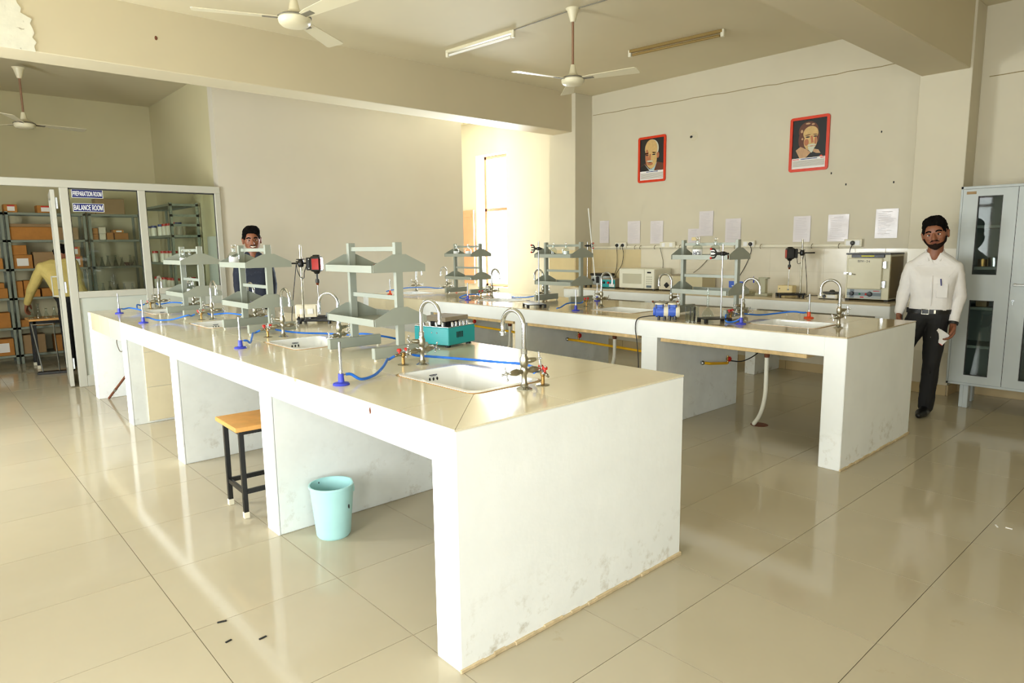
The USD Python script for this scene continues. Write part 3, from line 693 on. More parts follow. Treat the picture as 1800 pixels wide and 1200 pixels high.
# ------------------------------------------------------------------ apparatus on the benches
def make_stirrer(label, loc, rz):
    t = thing('overhead_stirrer', label, 'stirrer', loc, rz, group=None)      # motor hangs towards local +x
    obj('base', B().box(-.05, .05, -.03, .03, .018, .04, .004).box(.0, .24, .06, .085, .018, .038, .003).box(.0, .24, -.085, -.06, .018, .038, .003).box(-.03, .03, -.085, .085, .018, .038, .003), 'black_plastic', t, smooth=False)
    ft = B()
    for x, y in ((-.03, 0), (.225, .072), (.225, -.072), (-.01, .075), (-.01, -.075)): ft.cyl((x, y, 0), (x, y, .02), .015, None, 12)
    obj('foot', ft, 'black_plastic', t)
    obj('rod', B().cyl((0, 0, .03), (0, 0, .62), .009, None, 14), 'dull_chrome', t)
    obj('clamp', B().lathe([(0, -.03), (.016, -.03), (.024, -.015), (.024, .015), (.016, .03), (0, .03)], (0, 0, .475), 14).tube([(0, 0, .505), (.03, .02, .508), (.02, -.03, .508), (-.03, -.01, .506), (0, .03, .504)], .003, 6).cyl((-.13, 0, .475), (.05, 0, .475), .007, None, 10).cyl((-.02, -.05, .49), (.0, 0, .48), .005, None, 8), 'black_plastic', t)
    m = obj('motor', B().box(.05, .085, -.035, .035, .42, .52, .006).box(.085, .165, -.045, .045, .41, .53, .01).lathe([(0, .53), (.03, .53), (.026, .54), (0, .542)], (.125, 0, 0), 16).lathe([(0, .39), (.016, .39), (.03, .41), (0, .41)], (.125, 0, 0), 16), 'black_plastic', t, smooth=20)
    obj('front_panel', B().box(.164, .168, -.038, .038, .425, .51, .002).box(.1, .155, -.048, -.044, .425, .51, .002), 'red_plastic', m, smooth=False)
    obj('screw', B().sph((.075, -.036, .505), (.006, .003, .006), 1).sph((.075, -.036, .435), (.006, .003, .006), 1), 'steel', m)
    obj('chuck', B().lathe([(0, .30), (.008, .30), (.013, .32), (0, .32)], (.125, 0, 0), 14), 'amber', t)
    obj('coupling', B().lathe([(0, .32), (.016, .32), (.017, .335), (.014, .35), (0, .35)], (.125, 0, 0), 14).cyl((.125, 0, .35), (.125, 0, .39), .007, None, 10), 'dark_grey', t)
    obj('shaft', B().cyl((.125, 0, .30), (.128, 0, .075), .0025, None, 8).box(.118, .138, -.003, .003, .07, .085), 'steel', t)
    obj('cable', B().tube([(.06, -.03, .47), (.04, -.045, .41), (.03, -.04, .36), (.0, -.03, .37), (-.02, -.03, .42), (-.03, -.02, .47), (-.04, -.02, .40), (-.06, -.03, .25), (-.075, -.04, .12), (-.08, -.05, .03), (-.07, -.06, .006)], .0032, 7), 'cord', t)
    return t
st0 = make_stirrer('overhead stirrer with black and red motor on a rod, standing on the front bench', (1.045, 3.38, TOP), -.735)
dup(st0, 'overhead stirrer with red motor standing on the wall counter', (5.95, 1.62, TOP), PI - .9)
o = thing('power_socket_box', 'cream plug box standing behind the stirrer rod on the front bench', 'socket box', (1.21, 3.68, TOP), -.6)
obj('box', B().box(-.09, .09, -.03, .03, 0, .12, .008), 'cream_plastic', o, smooth=False)
obj('face', B().box(-.05, -.005, -.034, -.03, .04, .085, .002).box(.015, .06, -.034, -.03, .04, .085, .002), 'sign_white', o, smooth=False)
o = thing('plug', 'black plug standing at the stirrer base on the front bench', 'plug', (.985, 3.34, TOP))
obj('body', B().lathe([(0, 0), (.014, 0), (.017, .02), (.012, .04), (.006, .055), (0, .06)]), 'black_plastic', o)
obj('pins', B().cyl((.006, 0, .05), (.006, 0, .075), .002, None, 6).cyl((-.006, 0, .05), (-.006, 0, .075), .002, None, 6), 'brass', o)
o = thing('black_tray', 'small black tray with a silver clip behind the stirrer base', 'tray', (1.25, 3.38, TOP), -.75)
obj('tray', B().box(-.08, .08, -.02, .02, 0, .045, .003), 'dark', o, smooth=False); obj('clip', B().box(-.012, .02, -.023, -.02, .015, .05, .002).box(-.004, .012, -.022, -.018, .05, .07, .002), 'steel', o, smooth=False)

h = thing('magnetic_stirrer', 'turquoise hotplate stirrer box with grey top board on the front bench', 'hotplate', (1.044, 1.437, TOP), .24)
obj('body', B().box(0, .255, 0, .27, .014, .118, .004), 'teal', h, smooth=False)
obj('top_plate', B().box(.002, .253, .002, .268, .118, .124, .002), 'steel', h, smooth=False)
obj('vent', B().box(.085, .135, -.002, .002, .05, .055), 'teal', h, smooth=False)
for k in range(5): obj('vent_slot', B().box(.075 + k * .013, .082 + k * .013, -.0015, .003, .055, .09), 'dark', h, smooth=False)
for x, y in ((.03, .03), (.225, .03), (.03, .24), (.225, .24)): obj('foot', B().cyl((x, y, 0), (x, y, .016), .016, None, 12), 'black_plastic', h)
for k in range(5): obj('knob', B().lathe([(0, .124), (.009, .124), (.009, .146), (.006, .150), (0, .15)], (.06 + .035 * k, .02, 0), 12), 'chrome', h)
for k in range(4): obj('knob', B().lathe([(0, .124), (.009, .124), (.009, .146), (.006, .150), (0, .15)], (.02, .06 + .05 * k, 0), 12), 'chrome', h)
obj('support', B().box(.07, .2, .08, .2, .124, .152), 'dark', h, smooth=False)
obj('top_board', B().box(.015, .235, .035, .225, .152, .178, .003), 'grey_board', h, smooth=False)
obj('indicator', B().sph((-.001, .13, .085), (.003, .005, .005), 1).sph((-.001, .09, .085), (.003, .005, .005), 1), 'steel', h)

def clamp(t, z, d, finger=.055):
    d = np.array(d, float) / np.linalg.norm(d); d = np.array([d[0], d[1], 0]); s = np.array([-d[1], d[0], 0])
    b = B().cyl(-.03 * d + [0, 0, z], .05 * d + [0, 0, z], .011, None, 10).cyl(np.array([0, 0, z]) - .05 * d, np.array([0, 0, z]) - .03 * d, .006, None, 8).box(-.014, .014, -.014, .014, z - .016, z + .016, .003)
    o = .05 * d + np.array([0, 0, z]); v = np.array([0, 0, 1.0])
    for q in (1, -1):
        b.tube([o, o + .02 * d + q * .03 * v, o + .045 * d + q * .034 * v], .006, 8)
        b.tube([o, o + .025 * d + q * .012 * v, o + .05 * d + q * .013 * v], .005, 8)
    cl = obj('clamp', b, 'black_plastic', t)
    r = B()
    for q in (1, -1): r.sph(o + .05 * d + q * .034 * v, (.011, .011, .009), 1)
    obj('grip', r, 'red_plastic', cl)
    return cl
def make_stand(label, loc, rz, h, base, zc, d, fl=False):
    t = thing('retort_stand', label, 'retort stand', loc, rz); w, l = base
    b = B().box(-w, w * .35, -l, l, .026, .034, .002)
    for x in (-w + .012, w * .35 - .012):
        for y in (-l + .012, l - .012): b.box(x - .012, x + .012, y - .012, y + .012, 0, .028, .002)
    obj('base', b, 'black_plastic', t, smooth=False)
    obj('rod', B().cyl((0, 0, .03), (0, 0, h), .006, None, 12), 'steel', t)
    if d is not None: clamp(t, zc, d)
    return t
L2 = lambda v: v
make_stand('retort stand with black clamp in front of the near rack on the rear bench', (3.27, .985, TOP), -.55, .585, (.16, .07), .515, (-.5, .85))
s2 = make_stand('retort stand with black clamp before the middle rack on the rear bench', (3.24, 2.93, TOP), -.55, .63, (.14, .11), .56, (-.5, .85))
obj('tag', B().box(-.142, -.139, -.07, .0, .004, .03), 'paper', s2, smooth=False)
s3 = make_stand('tall retort stand holding a burette on the wall counter', (5.84, 4.62, TOP), 0, .63, (.1, .06), .575, (.1, -1))
obj_b = thing('burette', 'tall white burette clamped upright by the corner pillar', 'burette', (5.85, 4.545, TOP))
obj('tube', B().tube([(-.01, .06, 1.09), (0, 0, .575), (.005, -.05, .15)], .008, 10, True, 6), 'glass_white', obj_b)
obj('stopcock', B().cyl((.005, -.02, .15), (.005, -.08, .15), .005, None, 8).cyl((.005, -.05, .15), (.005, -.05, .1), .003, None, 8), 'glass_white', obj_b)

p = thing('vacuum_pump', 'blue twin-head diaphragm pump with cream end caps at the rear bench front edge', 'pump', (3.155, 1.395, TOP), -.95)
obj('housing', B().lathe([(0, -.09), (.035, -.09), (.045, -.08), (.045, .07), (0, .07)], (0, 0, .062), 20, (1, 0, 0)), 'pump_blue', p)
obj('end_cap', B().lathe([(0, .07), (.046, .07), (.048, .085), (.044, .1), (.02, .104), (0, .104)], (0, 0, .062), 20, (1, 0, 0)), 'cream_plastic', p)
obj('end_cap', B().lathe([(0, -.104), (.03, -.104), (.04, -.09), (0, -.09)], (0, 0, .062), 20, (1, 0, 0)), 'pump_blue', p)
obj('nameplate', B().lathe([(0, -.022), (.0465, -.022), (.0465, .012), (0, .012)], (0, 0, .062), 20, (1, 0, 0)), 'cream_plastic', p)
for x in (-.055, .045):
    hd = obj('pump_head', B().box(x - .034, x + .034, -.03, .03, .09, .118, .004).lathe([(0, .04), (.04, .04), (.04, .09), (.034, .1), (0, .1)], (x, 0, 0), 16), 'pump_blue', p, smooth=25)
    obj('lid', B().lathe([(0, .118), (.037, .118), (.037, .128), (.028, .133), (0, .133)], (x, 0, 0), 18), 'cream_plastic', hd)
    obj('bolt', B().cyl((x - .025, -.034, .12), (x - .025, -.034, .06), .003, None, 6).cyl((x + .025, -.034, .12), (x + .025, -.034, .06), .003, None, 6), 'dark_grey', hd)
obj('pipe', B().cyl((-.1, 0, .14), (.075, 0, .14), .005, None, 8).cyl((-.055, 0, .13), (-.055, 0, .15), .006, None, 8).cyl((.045, 0, .13), (.045, 0, .15), .006, None, 8), 'cord_grey', p)
obj('pipe_end', B().cyl((-.115, 0, .14), (-.1, 0, .14), .007, None, 8).cyl((.075, 0, .14), (.09, 0, .14), .007, None, 8), 'amber', p)
for x in (-.06, -.015, .025, .065):
    for y in (-.025, .025): obj('foot', B().lathe([(0, 0), (.012, 0), (.009, .03), (0, .03)], (x, y, 0), 10), 'black_plastic', p)
def local(pts, loc, rz=0.0):
    q = np.array(pts, float) - np.array(loc, float); return np.c_[q[:, 0] * math.cos(rz) + q[:, 1] * math.sin(rz), -q[:, 0] * math.sin(rz) + q[:, 1] * math.cos(rz), q[:, 2]]
obj('power_cord', B().tube(local([(3.085, 1.455, .90), (3.05, 1.50, .895), (3.022, 1.575, .872), (3.026, 1.60, .80), (3.026, 1.585, .70), (3.024, 1.57, .60), (3.027, 1.565, .48), (3.02, 1.56, .25), (3.0, 1.55, .06), (2.97, 1.52, .006)], (3.155, 1.395, TOP), -.95), .004, 8), 'cord', p, label='black cord hanging over the bench edge')
def beaker(label, loc, r, h, name='glass_tumbler'):
    t = thing(name, label, 'glass', loc)
    obj('wall', B().lathe([(0, 0), (r, 0), (r, h), (r * 1.08, h + .003), (r * .94, h), (r * .94, .004), (0, .004)], (0, 0, 0), 20), 'thin_glass', t)
    obj('rim', B().lathe([(r * .95, h), (r * 1.07, h), (r * 1.07, h + .003), (r * .95, h + .003), (r * .95, h)], (0, 0, 0), 20), 'bottle_glass', t); return t
for (x, y), l in (((3.115, 1.17), 'left clear glass tube in the trio beside the pump'), ((3.10, 1.12), 'right clear glass tube in the trio beside the pump'), ((3.16, 1.13), 'rear clear glass tube in the trio beside the pump')): beaker(l, (x, y, TOP), .022, .115)
f = thing('volumetric_flask', 'clear long-necked volumetric flask beside the retort stand', 'flask', (3.36, 1.155, TOP))
obj('body', B().lathe([(0, 0), (.036, 0), (.048, .02), (.05, .036), (.04, .06), (.014, .082), (.01, .1), (.009, .24), (.013, .243), (.0075, .24), (.008, .1), (.038, .058), (.047, .036), (.034, .004), (0, .004)]), 'thin_glass', f)
obj('rim', B().lathe([(.009, .236), (.013, .236), (.013, .246), (.009, .246), (.009, .236)]), 'bottle_glass', f)

# ------------------------------------------------------------------ things on the wall counter
def cbox(name, label, cat, y0, y1, x, d, h, m, foot=.0):
    t = thing(name, label, cat, (x, (y0 + y1) / 2, TOP)); w = (y1 - y0) / 2
    return t, w
t, w = cbox('microwave_oven', 'white microwave oven on the wall counter', 'microwave', 3.46, 4.03, 5.82, 0, 0, '')
obj('body', B().box(.012, .37, -w, w, .012, .27, .006), 'microwave_white', t, smooth=False)
obj('door', B().box(-.004, .014, -w + .16, w, .016, .266, .005), 'microwave_white', t, smooth=False)
obj('window', B().box(-.006, -.003, -w + .2, w - .06, .075, .205, .003), 'microwave_window', t, smooth=False)
cp = obj('control_panel', B().box(-.004, .014, -w, -w + .157, .016, .266, .005), 'microwave_white', t, smooth=False)
obj('display', B().box(-.006, -.003, -w + .05, -w + .11, .215, .235), 'dark', cp, smooth=False)
bt = B()
for i in range(3):
    for j in range(4): bt.box(-.006, -.003, -w + .035 + i * .032, -w + .06 + i * .032, .075 + j * .028, .09 + j * .028, .001)
obj('buttons', bt, 'poster_grey', cp, smooth=False); obj('release', B().box(-.007, -.003, -w + .04, -w + .12, .03, .06, .002), 'panel_blue_grey', cp, smooth=False)
for x in (.04, .34):
    for y in (-w + .04, w - .04): obj('foot', B().cyl((x, y, 0), (x, y, .014), .015, None, 10), 'black_plastic', t)
t, w = cbox('power_supply', 'small box with turquoise front and black knobs left of the microwave', 'power supply', 4.13, 4.37, 5.85, 0, 0, '')
obj('case', B().box(.006, .24, -w, w, .008, .125, .003), 'grey_board', t, smooth=False)
fp = obj('front_panel', B().box(0, .006, -w, w, .008, .11, .002), 'teal', t, smooth=False)
obj('label', B().box(-.001, .001, -w + .01, -.02, .015, .055), 'sign_white', fp, smooth=False)
for y, m, n in ((.07, 'black_plastic', 'knob'), (-.07, 'black_plastic', 'knob'), (-.01, 'red_plastic', 'switch')): obj(n, B().lathe([(0, 0), (.018, 0), (.015, .018), (0, .02)], (0, y, .07), 14, (-1, 0, 0)), m, fp)
obj('foot', B().box(.01, .23, -w + .01, w - .01, 0, .009), 'dark', t, smooth=False)
t, w = cbox('water_bath', 'grey device with black lid and black display in the counter corner', 'instrument', 4.40, 4.68, 5.80, 0, 0, '')
t.GetAttribute('xformOp:translate').Set(Gf.Vec3d(6.10, 4.545, TOP))
obj('body', B().lathe([(0, 0), (.085, 0), (.095, .01), (.095, .15), (0, .15)], (0, -.08, 0), 24).box(-.09, .09, -.1, .16, .02, .15, .01), 'panel_silver', t, smooth=25)
obj('lid', B().box(-.1, .1, -.13, .175, .15, .185, .012), 'black_plastic', t, smooth=False)
obj('display', B().box(-.094, -.088, .0, .06, .05, .14, .002), 'dark', t, smooth=False)
obj('knob', B().lathe([(0, 0), (.02, 0), (.016, .02), (0, .02)], (-.09, .11, .09), 14, (-1, 0, 0)), 'black_plastic', t)
t, w = cbox('muffle_controller', 'beige instrument box with a black diamond knob right of the microwave', 'instrument', 2.79, 3.42, 5.86, 0, 0, '')
obj('case', B().box(.006, .3, -w, w, .012, .19, .004), 'box_beige', t, smooth=False)
obj('front_panel', B().box(0, .007, .1, w, .012, .19, .003), 'cream_plastic', t, smooth=False)
obj('top_rail', B().box(.04, .26, -w + .05, w - .15, .19, .205, .003), 'grey_board', t, smooth=False)
obj('knob', B().box(-.02, .002, -.026, .026, -.026, .026, .003, rot([1, 0, 0], PI / 4)).move((0, .19, .07)), 'dark', t, smooth=False)
obj('red_print', B().box(-.001, .001, .105, .14, .12, .13).box(-.001, .001, .102, .142, .092, .102), 'label_red', t, smooth=False)
obj('green_lamp', B().sph((0, .13, .06), (.004, .01, .01), 1), 'green_lamp', t)
obj('foot', B().box(.03, .06, -w + .03, w - .03, 0, .013).box(.25, .28, -w + .03, w - .03, 0, .013), 'dark', t, smooth=False)
t, w = cbox('digital_balance', 'small white balance with a blue sloping display on the wall counter', 'balance', 2.22, 2.42, 5.80, 0, 0, '')
obj('base', B().box(0, .22, -w, w, 0, .05, .006), 'cream_plastic', t, smooth=False)
obj('neck', B().box(.08, .18, -.03, .03, .05, .075), 'dark', t, smooth=False)
obj('display', B().ext(Polygon([(-.075, .0), (.06, .0), (.09, .075), (-.09, .075)]), 0, .02, frame((.02, 0, .075), (0, -1, 0), (.3, 0, .954), (-.954, 0, .3))), 'pump_blue', t, smooth=False)
obj('display_text', B().box(0, .002, -.04, .04, .094, .104).box(0, .002, -.045, .03, .08, .085).move((-.0, 0, 0)), 'sign_white', t, smooth=False)
t = thing('glass_tray', 'shallow clear dish on the counter between the balance and the acrylic rack', 'dish', (5.83, 2.145, TOP))
obj('dish', B().lathe([(0, 0), (.058, 0), (.064, .05), (.061, .05), (.055, .004), (0, .004)], (0, 0, 0), 28), 'thin_glass', t)
t = thing('pipette_holder', 'cloudy acrylic holder with a bent arm and a blue tip on the wall counter', 'holder', (5.86, 2.0, TOP))
obj('post', B().box(-.03, .03, -.035, .035, .03, .195, .004), 'acrylic', t, smooth=False)
obj('arm', B().tube([(0, .0, .19), (0, .04, .185), (0, .1, .135)], .014, 8).box(-.03, .03, -.06, .05, .19, .205, .003), 'acrylic', t, smooth=False)
obj('base', B().box(-.06, .06, -.08, .07, 0, .03, .004), 'acrylic', t, smooth=False)
obj('tip', B().tube([(0, .12, .14), (0, .12, .19), (0, .122, .215)], np.array([.008] * 9 + [.003] * 8), 8), 'blue_plastic', t)
t = thing('pad_block', 'cream paper block under the stirrer on the wall counter', 'block', (6.06, 1.84, TOP))
obj('block', B().box(-.05, .05, -.1, .07, 0, .11, .003), 'pad_cream', t, smooth=False); obj('mark', B().box(-.0515, -.05, .04, .05, .07, .08), 'dark', t, smooth=False)
t = thing('spirit_hotplate', 'small white hot plate with a dark lid beside the oven', 'hot plate', (5.86, 1.27, TOP))
obj('base', B().box(-.05, .09, -.1, .1, .006, .05, .005), 'cream_plastic', t, smooth=False); obj('label', B().box(-.052, -.05, -.08, -.0, .015, .042), 'sign_white', t, smooth=False)
obj('plate', B().lathe([(0, .05), (.03, .05), (.03, .06), (.09, .06), (.09, .072), (.03, .074), (.02, .092), (0, .095)], (.02, -.02, 0), 20), 'dark_grey', t)
obj('knob', B().lathe([(0, 0), (.018, 0), (.015, .016), (0, .016)], (-.05, .03, .028), 12, (-1, 0, 0)), 'black_plastic', t)
obj('foot', B().box(-.04, .08, -.09, .09, 0, .007), 'dark', t, smooth=False)
obj('power_cord', B().tube(local([(5.84, 1.375, .90), (5.80, 1.44, .9), (5.74, 1.47, .885), (5.75, 1.5, .875)], (5.86, 1.27, TOP)), .004, 6), 'cord', t)

ov = thing('drying_oven', 'cream laboratory oven with black top and silver control strip on the counter', 'oven', (5.84, .905, TOP))
w = .205
obj('body', B().box(.012, .36, -w, w, .015, .46, .003), 'oven_cream', ov, smooth=False)
obj('side_panel', B().box(.03, .35, -w - .004, -w, .03, .44, .001), 'oven_side', ov, smooth=False)
obj('top', B().box(.0, .365, -w - .006, w + .006, .46, .475, .003), 'black_plastic', ov, smooth=False)
hd = obj('header', B().box(-.004, .014, -w + .05, w - .05, .43, .462, .004), 'black_plastic', ov, smooth=False)
obj('header_label', B().box(-.0055, -.003, -.06, .06, .44, .452), 'label_yellow', hd, smooth=False)
dr = obj('door', B().box(-.012, .013, -w + .065, w - .02, .118, .425, .006), 'oven_cream', ov, smooth=False)
obj('marking', B().text('BPH-24', .022, .001, frame((-.0125, .03, .395), (0, -1, 0), (0, 0, 1), (-1, 0, 0)), False), 'ink', dr, smooth=False)
obj('latch', B().cyl((-.02, w - .015, .27), (-.02, w - .105, .262), .006, None, 8).lathe([(0, 0), (.014, 0), (.012, .014), (0, .014)], (-.012, w - .055, .268), 12, (-1, 0, 0)).box(-.022, -.01, w - .035, w + .01, .262, .282, .002), 'chrome', dr)
for z in (.17, .36):
    obj('hinge', B().box(-.016, .012, -w + .025, -w + .05, z - .035, z + .035, .003).cyl((-.014, -w + .055, z - .03), (-.014, -w + .055, z + .03), .007, None, 8), 'chrome', ov, smooth=False)
cp = obj('control_panel', B().box(.006, .013, -w + .065, w - .02, .022, .112, .002), 'panel_silver', ov, smooth=False)
obj('stripe', B().box(.005, .0065, -w + .066, w - .021, .05, .082).box(.0045, .0065, w - .09, w - .05, .024, .11), 'panel_blue_grey', cp, smooth=False)
for y, r in ((w - .07, .022), (-w + .17, .026)): obj('knob', B().lathe([(0, 0), (r, 0), (r * .85, .02), (0, .022)], (.006, y, .068), 16, (-1, 0, 0)), 'black_plastic', cp)
obj('lamp_green', B().sph((.005, .06, .066), (.006, .01, .01), 1), 'green_lamp', cp); obj('lamp_red', B().sph((.005, 0, .066), (.006, .011, .011), 1), 'red_plastic', cp)
obj('red_print', B().box(.0045, .006, .02, .055, .03, .04).box(.0045, .006, -w + .08, -w + .14, .097, .103), 'label_red', cp, smooth=False)
for y in (-w + .02, w - .02): obj('foot', B().box(.02, .34, y - .02, y + .02, 0, .016), 'dark', ov, smooth=False)

# ------------------------------------------------------------------ wall fittings
XF = XW - .008
t = thing('conduit_batten', 'long cream wiring batten with hooks along the portrait wall', 'batten', (XF, 3.07, 1.421))
obj('batten', B().box(-.014, 0, -1.80, 1.78, -.016, .016, .004), 'batten', t, smooth=False)
for y in (4.30, 4.05, 3.96, 3.72, 3.33, 2.55, 2.22, 1.62, 1.33):
    obj('hook', B().tube([(-.016, y - 3.07, .02), (-.04, y - 3.07, .01), (-.05, y - 3.07, -.015), (-.035, y - 3.07, -.03)], .004, 6), 'dull_chrome', t)
def socket(y, w, lab, plugs, z=1.445):
    t = thing('wall_socket', lab, 'socket', (XF, y, z))
    obj('plate', B().box(-.03, 0, -w, w, -.04, .04, .005), 'batten', t, smooth=False)
    for k in (-1, 1):
        if abs(k) * .05 < w: obj('rocker', B().box(-.034, -.03, k * w * .5 - .025, k * w * .5 + .025, -.025, .025, .002), 'sign_white', t, smooth=False)
    for dy in plugs: obj('plug', B().lathe([(0, 0), (.022, 0), (.024, .012), (.016, .03), (0, .034)], (-.03, dy, 0), 12, (-1, 0, 0)), 'black_plastic', t)
    return t
socket(4.31, .10, 'white double socket with two black plugs, left end of the batten', (.055, -.045))
socket(3.53, .12, 'white socket box without a black plug above the microwave', ())
socket(2.38, .08, 'white wall socket with one black plug over the blue balance', (-.03,))
socket(1.19, .09, 'white wall socket with a black plug above the oven', (-.0,))
def wcord(name, pts, m='cord_grey', r=.004):
    q = stage.GetPrimAtPath('/World/' + name); o = q.GetAttribute('xformOp:translate').Get()
    return obj('power_cord', B().tube(local(pts, o), r, 6), m, q)
wcord('power_supply', [(6.17, 4.365, 1.42), (6.19, 4.37, 1.3), (6.195, 4.38, 1.15), (6.19, 4.41, 1.05), (6.12, 4.40, .99), (6.085, 4.35, .985)], 'cord')
wcord('power_supply', [(6.17, 4.265, 1.42), (6.19, 4.26, 1.32), (6.195, 4.29, 1.18), (6.19, 4.36, 1.08), (6.12, 4.34, 1.0), (6.085, 4.30, .985)], 'cord')
wcord('microwave_oven', [(6.18, 3.64, 1.41), (6.2, 3.62, 1.3), (6.2, 3.60, 1.2), (6.2, 3.62, 1.02)])
wcord('muffle_controller', [(6.2, 2.86, 1.40), (6.2, 2.90, 1.3), (6.2, 3.02, 1.17), (6.15, 3.1, 1.09)])
wcord('digital_balance', [(6.17, 2.35, 1.43), (6.2, 2.35, 1.36), (6.2, 2.40, 1.22), (6.19, 2.46, 1.1), (6.0, 2.42, .99), (5.9, 2.35, .955)], 'cord')
wcord('drying_oven', [(6.17, 1.19, 1.43), (6.15, 1.20, 1.38), (6.14, 1.20, 1.346)], 'cord')
PAP = [(4.545, 4.715, 1.48, 1.795, 'leftmost paper notice in a plastic sleeve on the portrait wall'), (3.997, 4.21, 1.467, 1.773, 'second paper notice from the left on the portrait wall'), (3.62, 3.824, 1.463, 1.763, 'third paper notice from the left on the portrait wall'),
       (3.06, 3.235, 1.45, 1.645, 'small paper sheet with a yellow box low on the portrait wall'), (2.878, 3.076, 1.55, 1.857, 'paper notice hung higher than its neighbours near the middle of the wall'), (2.502, 2.707, 1.465, 1.752, 'paper notice above the single black plug'), (1.663, 1.856, 1.463, 1.747, 'paper notice above the counter stirrer'), (1.255, 1.472, 1.463, 1.75, 'paper notice left of the oven socket'), (.777, .99, 1.491, 1.787, 'glossy sleeved paper notice next to the right pillar')]
for k, (y0, y1, z0, z1, lab) in enumerate(PAP):
    t = thing('paper_notice', lab, 'notice', (XW - .001, (y0 + y1) / 2, (z0 + z1) / 2)); w, h = (y1 - y0) / 2, (z1 - z0) / 2
    nn = 9; yy, zz = np.meshgrid(np.linspace(-w, w, nn), np.linspace(-h, h, nn)); xx = -.004 - .004 * meshkit.noise(np.stack([yy * 14 + k * 7, zz * 14, yy * 0], -1), k)
    V = np.c_[xx.ravel(), yy.ravel(), zz.ravel()]; F = [(i * nn + j, (i + 1) * nn + j, (i + 1) * nn + j + 1, i * nn + j + 1) for i in range(nn - 1) for j in range(nn - 1)]
    sh = trimesh.Trimesh(np.vstack([V, V + [.0015, 0, 0]]), [q for a in F for q in ((a[0], a[1], a[2]), (a[0], a[2], a[3]))] + [q for a in F for q in ((a[0] + 81, a[2] + 81, a[1] + 81), (a[0] + 81, a[3] + 81, a[2] + 81))], process=False)
    obj('sheet', sh, 'paper_lilac', t, smooth=True)
    rr = random.Random(k); b = B(); z = h * .78
    b.box(-.0095, -.009, -w * .45, w * .45, z, z + .006)
    while z > -h * .7:
        z -= .017; a = w * rr.uniform(.3, .78); b.box(-.0092, -.0088, -a if rr.random() < .8 else 0, w * .75, z, z + .004)
    obj('print', b, 'ink_light', t, smooth=False)
    if k == 3: obj('yellow_box', B().box(-.0096, -.009, -.05, .03, -.05, -.01), 'label_yellow' if False else 'pad_cream', t, smooth=False)

